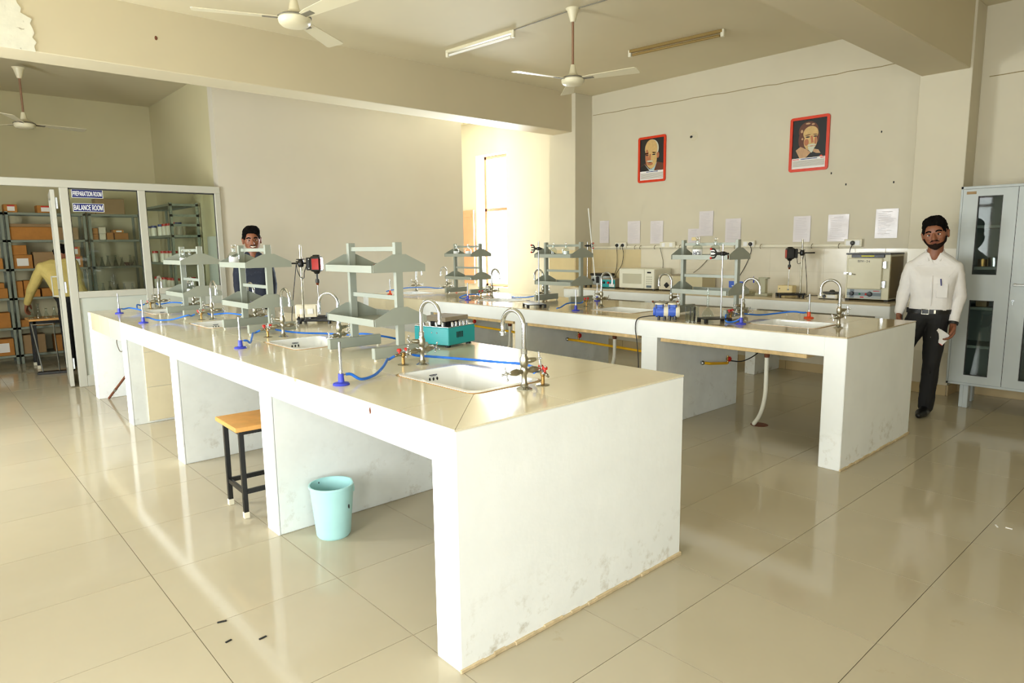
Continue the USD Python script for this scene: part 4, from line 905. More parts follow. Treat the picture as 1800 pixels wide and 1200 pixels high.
def poster(lab, y0, y1, z0, z1, kind):
    W, H = y1 - y0, z1 - z0
    t = thing('framed_portrait', lab, 'portrait', (XW - .002, y1, z0))
    Mx = lambda d: frame((-d, 0, 0), (0, -1, 0), (0, 0, 1), (-1, 0, 0))        # u to the right, v up, out of the wall
    o = rbox(0, W, 0, H, .03); i = sbox(.03, .03, W - .03, H - .03)
    obj('frame', B().ext(o.difference(i), 0, .016, Mx(0)), 'poster_red', t, smooth=False)
    vs = H * .25
    pr = obj('print', B().ext(sbox(.03, .03, W - .03, vs), 0, .004, Mx(0)), 'paper', t, smooth=False)
    obj('picture', B().ext(sbox(.03, vs, W - .03, H - .03), 0, .004, Mx(0)), 'poster_dark' if kind else 'poster_black', t, smooth=False)
    tx = B(); k = 0
    while vs - .035 - k * .011 > .045: tx.ext(sbox(.042, vs - .035 - k * .011, W - .042, vs - .028 - k * .011), .004, .0046, Mx(0)); k += 1
    obj('small_print', tx, 'poster_text', pr, smooth=False)
    obj('title', B().ext(sbox(W * .3, vs - .016, W * .72, vs - .008), .004, .0048, Mx(0)), 'lid_blue', pr, smooth=False)
    if not kind: obj('red_title', B().ext(unary_union([sbox(.04, vs - .016, W * .25, vs - .009), sbox(W * .8, vs - .016, W - .045, vs - .009)]), .004, .0048, Mx(0)), 'label_red', pr, smooth=False)
    clip = sbox(.03, vs, W - .03, H - .03); lay = [.004]
    E = lambda u, v, a, b_, r=0: affinity.rotate(affinity.translate(affinity.scale(Point(0, 0).buffer(1, 12), a * W, b_ * H), u * W, v * H), r)
    P = lambda *q: Polygon([(u * W, v * H) for u, v in q])
    def L(name, shp, m): lay[0] += .0005; obj(name, B().ext(shp.intersection(clip), .003, lay[0], Mx(0)), m, t, smooth=False)
    if kind:
        L('coat', P((0, .2), (.0, .33), (.3, .44), (.5, .3), (.66, .44), (1, .38), (1, .2)), 'poster_brown')
        L('coat_shadow', P((0, .2), (.0, .33), (.22, .4), (.4, .25)), 'poster_black')
        L('collar', P((.24, .4), (.42, .25), (.58, .25), (.68, .43), (.5, .29), (.4, .29)), 'poster_blue')
        L('hair', E(.49, .73, .25, .2), 'poster_grey'); L('ear', E(.71, .58, .05, .065), 'poster_blush')
        L('face', unary_union([E(.47, .73, .225, .2), E(.48, .52, .2, .22), P((.3, .4), (.46, .29), (.62, .4))]), 'poster_skin')
        L('cheek', unary_union([E(.32, .56, .06, .16), E(.44, .40, .1, .03)]), 'poster_blush')
        L('nose', P((.42, .62), (.36, .48), (.46, .48), (.46, .62)), 'poster_blush')
        L('eyes', unary_union([E(.32, .60, .055, .014), E(.57, .60, .06, .014)]), 'poster_dark')
        L('brows', unary_union([E(.31, .635, .07, .01, 8), E(.58, .64, .075, .01, -8)]), 'hair')
        L('moustache', E(.43, .462, .12, .018, -3), 'poster_grey'); L('mouth', E(.43, .432, .07, .01), 'poster_brown')
    else:
        L('hair', unary_union([E(.47, .74, .25, .17), E(.33, .58, .11, .16), E(.66, .62, .09, .13)]), 'poster_brown')
        L('curls', unary_union([E(.3, .74, .03, .03), E(.32, .6, .025, .02), E(.45, .87, .06, .015), E(.58, .85, .04, .014)]), 'poster_collar')
        L('collar', unary_union([P((.16, .4), (.28, .46), (.42, .41), (.55, .34), (.44, .26), (.28, .23)), P((.62, .4), (.74, .38), (.8, .31), (.68, .32), (.58, .36)) ]), 'poster_collar')
        L('face', unary_union([E(.53, .69, .19, .13), E(.53, .54, .17, .16)]), 'poster_skin')
        L('cheek', unary_union([E(.43, .53, .06, .06), E(.66, .55, .03, .07)]), 'poster_blush'); L('nose', P((.53, .64), (.55, .51), (.61, .52), (.58, .64)), 'poster_blush')
        L('eyes', unary_union([E(.46, .625, .055, .012), E(.65, .625, .045, .012)]), 'poster_dark'); L('brows', unary_union([E(.46, .66, .07, .008, 6), E(.65, .66, .055, .008, -6)]), 'poster_brown')
        L('moustache', E(.57, .475, .11, .018), 'poster_grey'); L('beard', P((.47, .45), (.66, .45), (.6, .35), (.57, .33), (.5, .38)), 'poster_grey'); L('mouth', E(.57, .455, .05, .007), 'poster_blush')
        L('emblem', E(.82, .255, .035, .02), 'orange_plastic')
poster('red-framed portrait of a bald man with white moustache and stiff collar', 3.598, 4.040, 2.275, 2.868, 1)
poster('red-framed portrait of a bearded man with a wide collar on black', 1.507, 1.940, 2.235, 2.818, 0)

# ------------------------------------------------------------------ ceiling fittings
def make_fan(label, loc, rz, drop=.62):
    t = thing('ceiling_fan', label, 'ceiling fan', loc, rz)     # origin: on the ceiling
    obj('canopy', B().lathe([(0, -.115), (.022, -.115), (.03, -.09), (.05, -.02), (.065, 0), (0, 0)]), 'fan_white', t)
    obj('rod', B().cyl((0, 0, -.11), (0, 0, -drop + .1), .011, None, 10), 'fan_rod', t)
    obj('motor', B().lathe([(0, -drop + .14), (.02, -drop + .14), (.035, -drop + .07), (.05, -drop + .05), (.095, -drop + .03), (.105, -drop + .01), (.1, -drop - .015), (.085, -drop - .03), (.05, -drop - .038), (0, -drop - .04)], (0, 0, 0), 32), 'fan_white', t)
    obj('trim_ring', B().lathe([(.088, -drop + .034), (.108, -drop + .022), (.108, -drop + .016), (.088, -drop + .02), (.088, -drop + .034)], (0, 0, 0), 32), 'cord_grey', t)
    for k in range(3):
        a = k * 2 * PI / 3; M = rot([0, 0, 1], a) @ rot([1, 0, 0], -.16, (0, 0, -drop + .015))
        pl = Polygon([(.09, -.03), (.17, -.045), (.60, -.07), (.615, -.05), (.615, .05), (.60, .062), (.17, .04), (.09, .03)])
        obj('blade', B().ext(pl, -drop + .013, -drop + .017, M), 'fan_white', t, smooth=False)
        obj('bracket', B().box(.07, .2, -.02, .02, -drop + .009, -drop + .013, .001, M), 'cord_grey', t, smooth=False)
    return t
fn = make_fan('cream ceiling fan in the middle of the room before the corner beam', (3.38, 2.615, HC), .85)
dup(fn, 'cream ceiling fan cut by the top edge of the picture', (.765, 2.65, HC), .66)
dup(fn, 'ceiling fan in the preparation room seen beyond the left beam', (-.13, 7.75, HC - .06), .17)
def make_tube(label, a, q, m, lit):
    a, q = np.array(a, float), np.array(q, float); L = np.linalg.norm(q - a)
    t = thing('tube_light', label, 'tube light', (*(a + q)[:2] / 2, HC), math.atan2(*(q - a)[:2][::-1]))
    obj('housing', B().box(-L / 2, L / 2, -.02, .02, -.03, 0, .003), 'fan_white' if lit else m, t, smooth=False)
    obj('tube', B().cyl((-L / 2 + .03, 0, -.055), (L / 2 - .03, 0, -.055), .013, None, 12), 'tube_white' if lit else m, t)
    for s in (-1, 1): obj('holder', B().box(s * L / 2 - .018, s * L / 2 + .018, -.017, .017, -.072, 0, .004), 'batten', t, smooth=False)
    return t
make_tube('white tube light on the ceiling left of the middle fan', (3.29, 4.365), (3.37, 3.40), 'tube_white', 1)
make_tube('old yellowed tube light on the ceiling above the portraits', (4.82, 3.105), (4.948, 2.06), 'tube_old', 0)
tag(obj('ceiling_wire', B().tube([(3.37, 3.40, HC - .004), (3.37, 3.0, HC - .008), (3.385, 2.66, HC - .006), (3.40, 2.50, HC - .008), (3.44, 2.2, HC - .006)], .005, 6), 'cord_grey'), 'thin wire running along the ceiling from the white tube light to the fan', 'wire')

# ------------------------------------------------------------------ under the benches and on the floor
s = thing('wooden_stool', 'stool with light wooden seat and black steel legs beside the front bench', 'stool', (.10, 2.01, 0), -.03)
obj('seat', B().box(-.17, .17, -.175, .175, .495, .52, .004), 'wood_top', s, smooth=False)
for x in (-.13, .13):
    for y in (-.13, .13):
        lg = obj('leg', B().box(x - .0125, x + .0125, y - .0125, y + .0125, .02, .495, .002), 'black_plastic', s, smooth=False)
        obj('foot_cap', B().box(x - .015, x + .015, y - .015, y + .015, 0, .035, .002), 'cream_plastic', lg, smooth=False)
obj('rail', B().box(-.13, .13, -.14, -.12, .47, .495).box(-.13, .13, .12, .14, .47, .495).box(-.14, -.12, -.13, .13, .47, .495).box(.12, .14, -.13, .13, .47, .495), 'black_plastic', s, smooth=False)
for b in (B().box(-.13, .13, -.138, -.122, .135, .16), B().box(-.13, .13, .122, .138, .135, .16), B().box(-.138, -.122, -.13, .13, .135, .16), B().box(.122, .138, -.13, .13, .135, .16)): obj('stretcher', b, 'black_plastic', s, smooth=False)
b = thing('waste_bucket', 'pale turquoise plastic bucket with a torn rim under the front bench', 'bucket', (.216, 1.352, 0))
n = 40; V = []; th = np.arange(n) * 2 * PI / n
prof = [(.006, .0), (.078, 0), (.086, .012), (.108, .262), (.114, .264), (.113, .275), (.106, .275), (.083, .014), (.006, .01)]
for r, z in prof: V.append(np.c_[r * np.cos(th), r * np.sin(th), np.full(n, z)])
V = np.vstack(V); cut = np.exp(-((np.mod(th - (-.35) + PI, 2 * PI) - PI) / .16) ** 2)
for k in range(3, 7): V[k * n:(k + 1) * n, 2] -= .05 * cut
F = [q for k in range(len(prof) - 1) for j in range(n) for a, d in ((k * n + j, k * n + (j + 1) % n),) for q in ((a, d, d + n), (a, d + n, a + n))]
obj('body', trimesh.Trimesh(V, F, process=False), 'bucket', b, smooth=40)
obj('speck', B().sph((.04, -.1, .17), (.004, .004, .012), 1).sph((-.02, .104, .255), (.004, .004, .006), 1), 'dark', b)

t = thing('leaning_rod', 'rusty brown metal rod leaning against the far end of the front bench', 'rod', (.081, 5.84, 0))
obj('rod', B().cyl((0, 0, .005), (.12, -.84, .50), .011, None, 8), 'rust', t); obj('coupling', B().cyl((.024, -.166, .103), (.03, -.206, .127), .014, None, 10), 'steel', t)
tag(obj('cable_loop', B().tube([(.13, 5.20, .72), (.07, 5.18, .66), (.06, 5.10, .59), (.06, 5.0, .57), (.08, 4.92, .62), (.13, 4.92, .72)], .004, 6), 'cord_grey'), 'grey cable loop hanging under the tiled apron of the front bench', 'cable')
def valve(t, o, m='red_plastic'):
    o = np.array(o, float); v = obj('valve', B().cyl(o, o + [0, 0, .07], .009, None, 8).sph(o + [0, 0, .04], (.016,) * 3, 1), 'brass', t)
    obj('valve_handle', B().lathe([(0, 0), (.022, 0), (.024, .006), (.015, .014), (0, .014)], o + [0, -.014, .042], 12, (0, -1, 0)), m, v)
P_ = [('yellow gas pipe stub with red valve in the nearest bay under the rear bench', (3.654, 1.372, .459), [(3.654, 1.37, .459), (3.70, 1.33, .452), (3.98, 1.33, .42)], (3.99, 1.33, .415)),
      ('long yellow gas pipe with red valve in the second bay under the rear bench', (3.6, 2.89, .503), [(3.6, 2.89, .52), (3.6, 2.74, .52), (3.6, 1.56, .49)], (3.6, 2.74, .53)),
      ('yellow gas pipe in the third bay under the rear bench', (3.6, 4.44, .54), [(3.6, 4.44, .54), (3.6, 4.37, .535), (3.6, 3.07, .51)], (3.6, 4.40, .545))]
for lab, o, pts, vv in P_:
    t = thing('gas_pipe', lab, 'gas pipe'); obj('pipe', B().tube(pts, .012, 10, False), 'yellow_pipe', t); valve(t, vv)
    obj('elbow', B().sph(pts[0], (.02,) * 3, 1), 'steel', t)
    if 'nearest' in lab: obj('valve_hose', B().tube([(4.0, 1.32, .44), (4.02, 1.2, .45), (4.0, 1.05, .55), (3.98, .98, .70)], .005, 6), 'cord', t)
    if 'long' in lab: obj('valve_hose', B().tube([(3.6, 2.74, .60), (3.6, 2.75, .66), (3.62, 2.74, .73)], .006, 6), 'cord', t)
def drain(lab, x, y, pts):
    t = thing('drain_hose', lab, 'drain hose')
    obj('tailpiece', B().lathe([(0, 0), (.018, 0), (.022, .04), (.034, .055), (.034, .075), (0, .075)], (x, y, .60)), 'rust', t)
    obj('hose', B().tube([(x, y, .61)] + pts, .016, 12), 'white_hose', t)
drain('white drain hose curving down to the floor under the nearest sink of the rear bench', 3.5, .722, [(3.5, .722, .50), (3.5, .722, .33), (3.54, .76, .2), (3.60, .82, .10), (3.66, .89, .02)])
tag(obj('floor_drain', B().lathe([(0, 0), (.07, 0), (.06, .004), (0, .005)], (3.73, .88, 0), 18), 'rust'), 'rusty floor drain under the rear bench', 'drain')
drain('white drain hose under the second sink of the rear bench', 3.5, 2.20, [(3.5, 2.20, .50), (3.5, 2.21, .40), (3.48, 2.25, .25), (3.45, 2.3, .015)])
drain('white drain hose under the third sink of the rear bench', 3.5, 3.65, [(3.5, 3.65, .50), (3.5, 3.66, .40), (3.5, 3.7, .25), (3.48, 3.75, .015)])
def litter(lab, x, y, rz, l, m, name='litter'):
    o = obj(name, B().box(-l / 2, l / 2, -.004, .004, 0, .004, .001).move((x, y, 0), rz), m, smooth=False); return tag(o, lab, 'litter')
litter('burnt matchstick on the floor tile joint', -.497, .907, -.3, .035, 'dark', 'matchstick'); litter('dark sliver on the near floor tile, left one', -.525, .753, .2, .025, 'dark', 'sliver'); litter('dark sliver on the near floor tile, right one', -.421, .686, .1, .03, 'dark', 'sliver')
for k, (x, y) in enumerate(((2.763, -.935), (2.775, -.985))): litter('white paper scrap on the right floor, %s of two' % ('left' if k == 0 else 'right'), x, y, .5 + k, .03, 'paper', 'paper_scrap')
# ------------------------------------------------------------------ steel cabinet by the right pillar
cb = thing('steel_cabinet', 'grey steel cabinet with glazed doors by the right pillar', 'cabinet', (5.5, .06, 0))
D, Wd, Z0, Z1 = .42, .87, .205, 1.912
obj('carcass', B().box(.02, D, -.02, 0, Z0, Z1, .002).box(.02, D, -Wd, -Wd + .02, Z0, Z1, .002).box(.02, D, -Wd, 0, Z1 - .02, Z1, .002).box(.02, D, -Wd, 0, Z0, Z0 + .03, .002).box(D - .015, D, -Wd, 0, Z0, Z1), 'cabinet_grey', cb, smooth=False)
obj('rim', B().box(-.004, .02, -.018, 0, Z0, Z1, .002).box(-.004, .02, -Wd, -Wd + .018, Z0, Z1, .002).box(-.004, .02, -Wd, 0, Z1 - .022, Z1, .002).box(-.004, .02, -Wd, 0, Z0, Z0 + .022, .002), 'cabinet_grey', cb, smooth=False)
for z in (.53, .865, 1.21, 1.56): obj('shelf', B().box(.04, D - .02, -Wd + .025, -.025, z, z + .025, .002), 'cabinet_inside', cb, smooth=False)
obj('lining', B().box(D - .02, D - .0155, -Wd + .02, -.02, Z0 + .03, Z1 - .02), 'cabinet_inside', cb, smooth=False)
def cdoor(y1, y0, panes):
    s = sbox(y0, Z0 + .024, y1, Z1 - .024)
    for a, q, z0, z1 in panes: s = s.difference(sbox(a, z0, q, z1))
    d = obj('door', B().ext(s, -.012, .012, frame((0, 0, 0), (0, 1, 0), (0, 0, 1), (1, 0, 0))), 'cabinet_grey', cb, smooth=False)
    for a, q, z0, z1 in panes:
        obj('pane', B().box(.004, .008, a - .01, q + .01, z0 - .01, z1 + .01), 'cabinet_glass', d, smooth=False)
        obj('rebate', B().box(-.0125, .004, a, a + .004, z0, z1).box(-.0125, .004, q - .004, q, z0, z1).box(-.0125, .004, a, q, z1 - .004, z1).box(-.0125, .004, a, q, z0, z0 + .004), 'dark_grey', d, smooth=False)
    return d
d1 = cdoor(-.021, -.405, [(-.305, -.13, 1.17, 1.827), (-.305, -.13, .297, .951)])
d2 = cdoor(-.409, -.849, [(-.72, -.52, 1.17, 1.827), (-.72, -.52, .297, .951)])
obj('seam', B().box(-.0115, .01, -.4085, -.4055, Z0 + .024, Z1 - .024), 'dark', cb, smooth=False)
obj('handle', B().box(-.045, -.03, -.56, -.43, 1.082, 1.1, .003).box(-.04, -.01, -.45, -.435, 1.08, 1.104, .003), 'chrome', d2, smooth=False)
obj('key_lock', B().lathe([(0, 0), (.01, 0), (.009, .006), (0, .006)], (-.012, -.435, .96), 12, (-1, 0, 0)).box(-.018, -.012, -.437, -.433, .925, .965), 'steel', d2)
obj('sticker', B().box(-.0135, -.012, -.115, -.045, 1.845, 1.868), 'carton_tan', d1, smooth=False)
obj('padlock', B().tube([(.1, -.45, Z1), (.1, -.45, Z1 + .04), (.1, -.48, Z1 + .05), (.1, -.5, Z1 + .035)], .006, 6).box(.09, .11, -.46, -.44, Z1, Z1 + .02), 'dark_grey', cb)
for y in (-.13, -.10, -.8): obj('foot', B().box(.02 if y != -.1 else .03, .09, y - .04, y + .0, 0, Z0, .004), 'cabinet_grey', cb, smooth=False)
obj('foot', B().box(D - .09, D - .02, -.13, -.09, 0, Z0, .003).box(D - .09, D - .02, -.8, -.76, 0, Z0, .003), 'cabinet_grey', cb, smooth=False)
def pot(lab, x, y, z, r, h, m='steel'): return tag(obj('steel_pot', B().lathe([(0, 0), (r, 0), (r, h), (r * .95, h), (r * .95, .004), (0, .004)], (x, y, z), 20).sph((x, y, z + h), (.01, .01, .01), 1), m), lab, 'pot')
pot('small steel pot on the cabinet shelf, left', 5.66, -.10, 1.236, .035, .06, 'brass'); pot('larger steel pot on the cabinet shelf, right', 5.64, -.19, 1.236, .05, .075)
o = obj('file_box', B().box(5.6, 5.8, -.17, -.09, .89, .945, .003), 'carton_tan'); tag(o, 'brown carton on the lower upper shelf inside the cabinet', 'carton')
o = obj('file_box', B().box(5.62, 5.8, -.235, -.18, .89, .935, .003), 'dark_grey'); tag(o, 'dark box beside the brown carton inside the cabinet', 'box')

# ------------------------------------------------------------------ preparation room
LV = [.105, .465, .85, 1.225, 1.595, 1.945]
def shelving(lab, x0, x1, y0, y1, lv=LV, brace=()):
    t = thing('shelving_rack', lab, 'shelving', ((x0 + x1) / 2, (y0 + y1) / 2, 0)); w, d = (x1 - x0) / 2, (y1 - y0) / 2
    for x in (-w, w - .035):
        for y in (-d, d - .035): obj('post', B().box(x, x + .035, y, y + .004, 0, lv[-1] + .03).box(x if x < 0 else x + .031, x + .004 if x < 0 else x + .035, y, y + .035, 0, lv[-1] + .03), 'shelf_grey', t, smooth=False)
    for z in lv: obj('shelf', B().box(-w + .005, w - .005, -d + .005, d - .005, z + .01, z + .015).box(-w + .005, w - .005, -d, -d + .006, z - .012, z + .016).box(-w + .005, w - .005, d - .006, d, z - .012, z + .016).box(-w + .001, -w + .006, -d, d, z - .012, z + .016).box(w - .006, w - .001, -d, d, z - .012, z + .016), 'shelf_grey', t, smooth=False)
    for z in brace: obj('brace', B().box(-w, w, -d, -d + .005, z - .015, z + .015), 'shelf_grey', t, smooth=False)
    return t
RY0, RY1 = 9.06, 9.44
shelving('grey slotted shelving rack at the far left of the preparation room', -1.25, -.305, RY0, RY1)
shelving('grey slotted shelving rack full of cartons, behind the open door', -.29, .60, RY0, RY1)
shelving('grey slotted shelving rack with small boxes and glassware behind the signs', .625, 1.27, RY0, RY1)
DL = [.2, .57, .93, 1.28, 1.63, 2.02]
shelving('grey slotted shelving rack with red-lidded jars along the right wall of the preparation room', 1.235, 1.585, 7.5, 8.9, DL, (1.77, 1.89))
def carton(lab, x0, x1, z0, z1, m='carton', y0=RY0 + .03, dep=.22, label=None):
    t = thing('carton', lab, 'carton', ((x0 + x1) / 2, y0, z0 + .001)); w, h = (x1 - x0) / 2, z1 - z0 - .002
    obj('box', B().box(-w, w, 0, dep, 0, h - .003, .003), m, t, smooth=False)
    obj('flap', B().box(-w, -.001, .0, dep, h - .003, h).box(.001, w, .0, dep, h - .003, h), m, t, smooth=False)
    if label: 
        lb = obj('label', B().box(-w * .5, w * .6, -.002, 0, h * .2, h * .75), 'paper', t, smooth=False)
        if label == 2: obj('label_band', B().box(-w * .5, w * .6, -.003, -.001, h * .75, h * .92), 'label_red', lb, smooth=False)
S = [z + .015 for z in LV]
CT = [('carton with red and white label on top of the door-side rack, left', -.285, -.145, S[5], S[5] + .105, 'carton', 2), ('carton with red and white label on top of the door-side rack, half behind the door', .065, .24, S[5], S[5] + .1, 'carton', 2),
      ('big plain tan carton on top of the rack behind the signs', .734, 1.09, S[5], S[5] + .215, 'carton_tan', 0), ('smaller tan carton beside the big one behind the signs', .64, .73, S[5], S[5] + .13, 'carton_tan', 0),
      ('long brown carton filling the second shelf of the door-side rack', -.27, .25, S[4], S[4] + .17, 'carton', 0), ('brown carton at the right end of the second shelf, seen through the glass', .27, .5, S[4], S[4] + .17, 'carton_tan', 0),
      ('flat brown carton lying on the long carton', -.25, .2, S[4] + .17, S[4] + .21, 'carton_tan', 0),
      ('small carton stacked on another on the third shelf', -.26, -.095, S[3] + .18, S[3] + .305, 'carton', 0), ('carton with a small white label under a smaller one', -.27, -.045, S[3], S[3] + .18, 'carton', 1), ('tan carton near the door on the third shelf', -.03, .21, S[3], S[3] + .215, 'carton_tan', 0),
      ('upper carton with red label behind the person in yellow', .36, .50, S[3] + .155, S[3] + .28, 'carton', 2), ('lower carton with red label behind the person in yellow', .36, .52, S[3], S[3] + .155, 'carton', 2),
      ('upright carton at the left of the fourth shelf', -.265, -.18, S[2], S[2] + .215, 'carton', 0), ('carton lying on a flat one on the fourth shelf', -.17, -.03, S[2] + .1, S[2] + .22, 'carton', 0), ('flat carton under another on the fourth shelf', -.17, .0, S[2], S[2] + .1, 'carton', 0), ('carton in the middle of the fourth shelf', .02, .2, S[2], S[2] + .11, 'carton', 0),
      ('low carton on the fifth shelf, left', -.26, -.1, S[1], S[1] + .09, 'carton', 0), ('low carton on the fifth shelf behind the table', -.08, .12, S[1], S[1] + .1, 'carton', 0),
      ('big carton on the bottom shelf behind the table leg', -.25, -.0, S[0], S[0] + .25, 'carton_tan', 0), ('second carton on the bottom shelf', .1, .3, S[0], S[0] + .22, 'carton', 0),
      ('lower small carton of the left pair behind the signs', .66, .735, S[4], S[4] + .08, 'carton', 0), ('upper small carton of the left pair behind the signs', .665, .735, S[4] + .08, S[4] + .16, 'carton', 0), ('lower white carton behind the partition glass', .75, .825, S[4], S[4] + .085, 'carton_white', 0), ('upper white carton behind the partition glass', .745, .83, S[4] + .085, S[4] + .175, 'carton_white', 0),
      ('small carton right of the white pair', .84, .92, S[4], S[4] + .1, 'carton', 0), ('wide carton at the right of the small boxes', .934, 1.105, S[4], S[4] + .095, 'carton', 0), ('carton with white label lying on the wide carton', .925, 1.05, S[4] + .095, S[4] + .14, 'carton', 1),
      ('carton at the right end of the far left rack, third shelf', -.55, -.36, S[3], S[3] + .14, 'carton', 0), ('carton at the right end of the far left rack, fourth shelf', -.55, -.345, S[2], S[2] + .13, 'carton', 0), ('stacked carton on the fourth shelf of the far left rack', -.55, -.375, S[2] + .13, S[2] + .2, 'carton', 0), ('carton on the fifth shelf of the far left rack', -.5, -.35, S[1], S[1] + .2, 'carton', 0), ('carton with white label on the bottom shelf of the far left rack', -.6, -.345, S[0], S[0] + .22, 'carton', 1)]
for a in CT: carton(*a[:6], label=a[6])
JAR = None
def jar(lab, x, y, z, lid='red_plastic', s=1.0, body='jar_white'):
    t = thing('reagent_jar', lab, 'jar', (x, y, z + .001), 0, 'jars in the preparation room'[:0] or None)
    obj('body', B().lathe([(0, 0), (.036 * s, 0), (.04 * s, .004), (.04 * s, .10 * s), (.03 * s, .118 * s), (0, .118 * s)], (0, 0, 0), 18), body, t)
    obj('lid', B().lathe([(0, .115 * s), (.036 * s, .115 * s), (.036 * s, .142 * s), (0, .144 * s)], (0, 0, 0), 18), lid, t)
SD = [z + .016 for z in DL]
for k, (y, l) in enumerate(((7.62, 'red_plastic'), (7.76, 'red_plastic'), (7.93, 'red_plastic'), (8.12, 'lid_blue'))): jar('white jar with %s lid, second shelf of the jar rack, %s in the left row' % ('red' if l[0] == 'r' else 'blue', ('nearest','second','third','fourth','last')[k]), 1.285, y, SD[4], l, 1.05)
jar('white jar with blue lid in the second row of the jar rack, second shelf', 1.39, 7.72, SD[4], 'lid_blue', 1.15); jar('white jar with red lid in the second row of the jar rack, second shelf', 1.40, 7.9, SD[4], 'red_plastic', 1.2)
jar('white jar with blue lid toward the back of the jar rack, second shelf', 1.285, 8.45, SD[4], 'lid_blue'); jar('white jar with blue lid at the back of the jar rack, second shelf', 1.285, 8.7, SD[4], 'lid_blue')
for k, (y, b_) in enumerate(((7.60, 'jar_white'), (7.74, 'jar_white'), (7.90, 'jar_white'), (8.1, 'jar_white'), (8.5, 'jar_white'))): jar('white jar with red lid, third shelf of the jar rack, %s in the left row' % ('nearest','second','third','fourth','last')[k], 1.285, y, SD[3], 'red_plastic', 1.05, b_)
jar('orange bottle with dark lid between the red-lidded jars on the third shelf', 1.30, 7.67, SD[3], 'dark', .6, 'orange_plastic')
for k, y in enumerate((7.60, 7.75, 7.9, 8.15, 8.5)): jar('white jar with red lid, fourth shelf of the jar rack, %s in the left row' % ('nearest','second','third','fourth','last')[k], 1.285, y, SD[2], 'red_plastic', 1.05)
jar('large white jar with red lid at the near right of the fourth shelf', 1.47, 7.58, SD[2], 'red_plastic', 1.1)
jar('small red bottle on the top brace shelf of the jar rack', 1.31, 7.58, SD[4], 'red_plastic', .5, 'red_plastic') if False else None
rg = random.Random(12); kk = 0; ORDN = ['first', 'second', 'third', 'fourth', 'fifth', 'sixth', 'seventh']
def flask(lab, x, y, z, r, h):
    t = thing('conical_flask', lab, 'flask', (x, y, z + .001))
    obj('body', B().lathe([(0, 0), (r, 0), (r, .008), (.012, h * .7), (.012, h), (.016, h + .003), (.009, h), (.009, h * .7), (r * .93, .008), (0, .004)], (0, 0, 0), 16), 'thin_glass', t)
    obj('rim', B().lathe([(.011, h - .004), (.016, h - .003), (.016, h + .004), (.011, h + .004), (.011, h - .004)], (0, 0, 0), 16), 'bottle_glass', t)
for lv, n in ((3, 7), (2, 7), (1, 5)):
    for i in range(n):
        kk += 1; flask('clear glass flask on the %s shelf of the glassware rack, %s from the left' % ({3: 'third', 2: 'fourth', 1: 'fifth'}[lv], ORDN[i]), .68 + .085 * i + rg.uniform(-.01, .01), RY0 + .08 + rg.uniform(0, .1), S[lv], .034, .11 + rg.uniform(0, .05))
bowl_ = obj('dark_bowl', B().lathe([(0, 0), (.035, 0), (.07, .05), (.066, .05), (.03, .006), (0, .006)], (1.12, RY0 + .22, S[3] + .001), 20), 'rust'); tag(bowl_, 'dark brown bowl on the glassware shelf', 'bowl')
tb = thing('work_table', 'low table with wooden top and black legs in the preparation room', 'table', (.22, 8.62, 0))
obj('tabletop', B().box(-.45, .45, -.2, .2, .60, .625, .003), 'wood_top', tb, smooth=False)
for x in (-.41, .38):
    for y in (-.18, .15):
        lg = obj('leg', B().box(x, x + .032, y, y + .032, .02, .60, .002), 'black_plastic', tb, smooth=False); obj('foot_cap', B().box(x - .003, x + .035, y - .003, y + .035, 0, .04, .002), 'cream_plastic', lg, smooth=False)
obj('apron', B().box(-.41, .41, -.18, -.16, .56, .60), 'black_plastic', tb, smooth=False)
for i, (x, h) in enumerate(((-.19, .15), (-.11, .18), (-.03, .12), (.06, .13), (.14, .17), (.22, .13))): flask('clear flask standing on the low preparation table, %s from the left' % ORDN[i], x, 8.52 + .02 * (i % 2), .625, .036, h)
t = thing('floor_stand', 'black floor base carrying two thin pale rods in the preparation room', 'stand', (-.11, 7.93, 0), -.25)
obj('base', B().box(-.14, .16, -.05, .05, .0, .03, .003), 'black_plastic', t, smooth=False); obj('rod', B().cyl((-.09, 0, .03), (-.17, .12, .60), .008, None, 8), 'steel', t); obj('rod', B().cyl((.08, 0, .03), (.05, .12, .60), .008, None, 8), 'steel', t); obj('crossbar', B().cyl((-.17, .12, .59), (.05, .12, .59), .006, None, 8), 'steel', t)
t = thing('wall_panel', 'grey panel standing behind the partition at the right', 'panel', (1.575, 6.98, 0))
obj('sheet', B().box(-.012, .012, -.12, .2, 0, 1.62, .002), 'panel_grey', t, smooth=False); obj('edge', B().box(-.014, .014, -.124, -.118, 0, 1.625), 'aluminium', t, smooth=False)

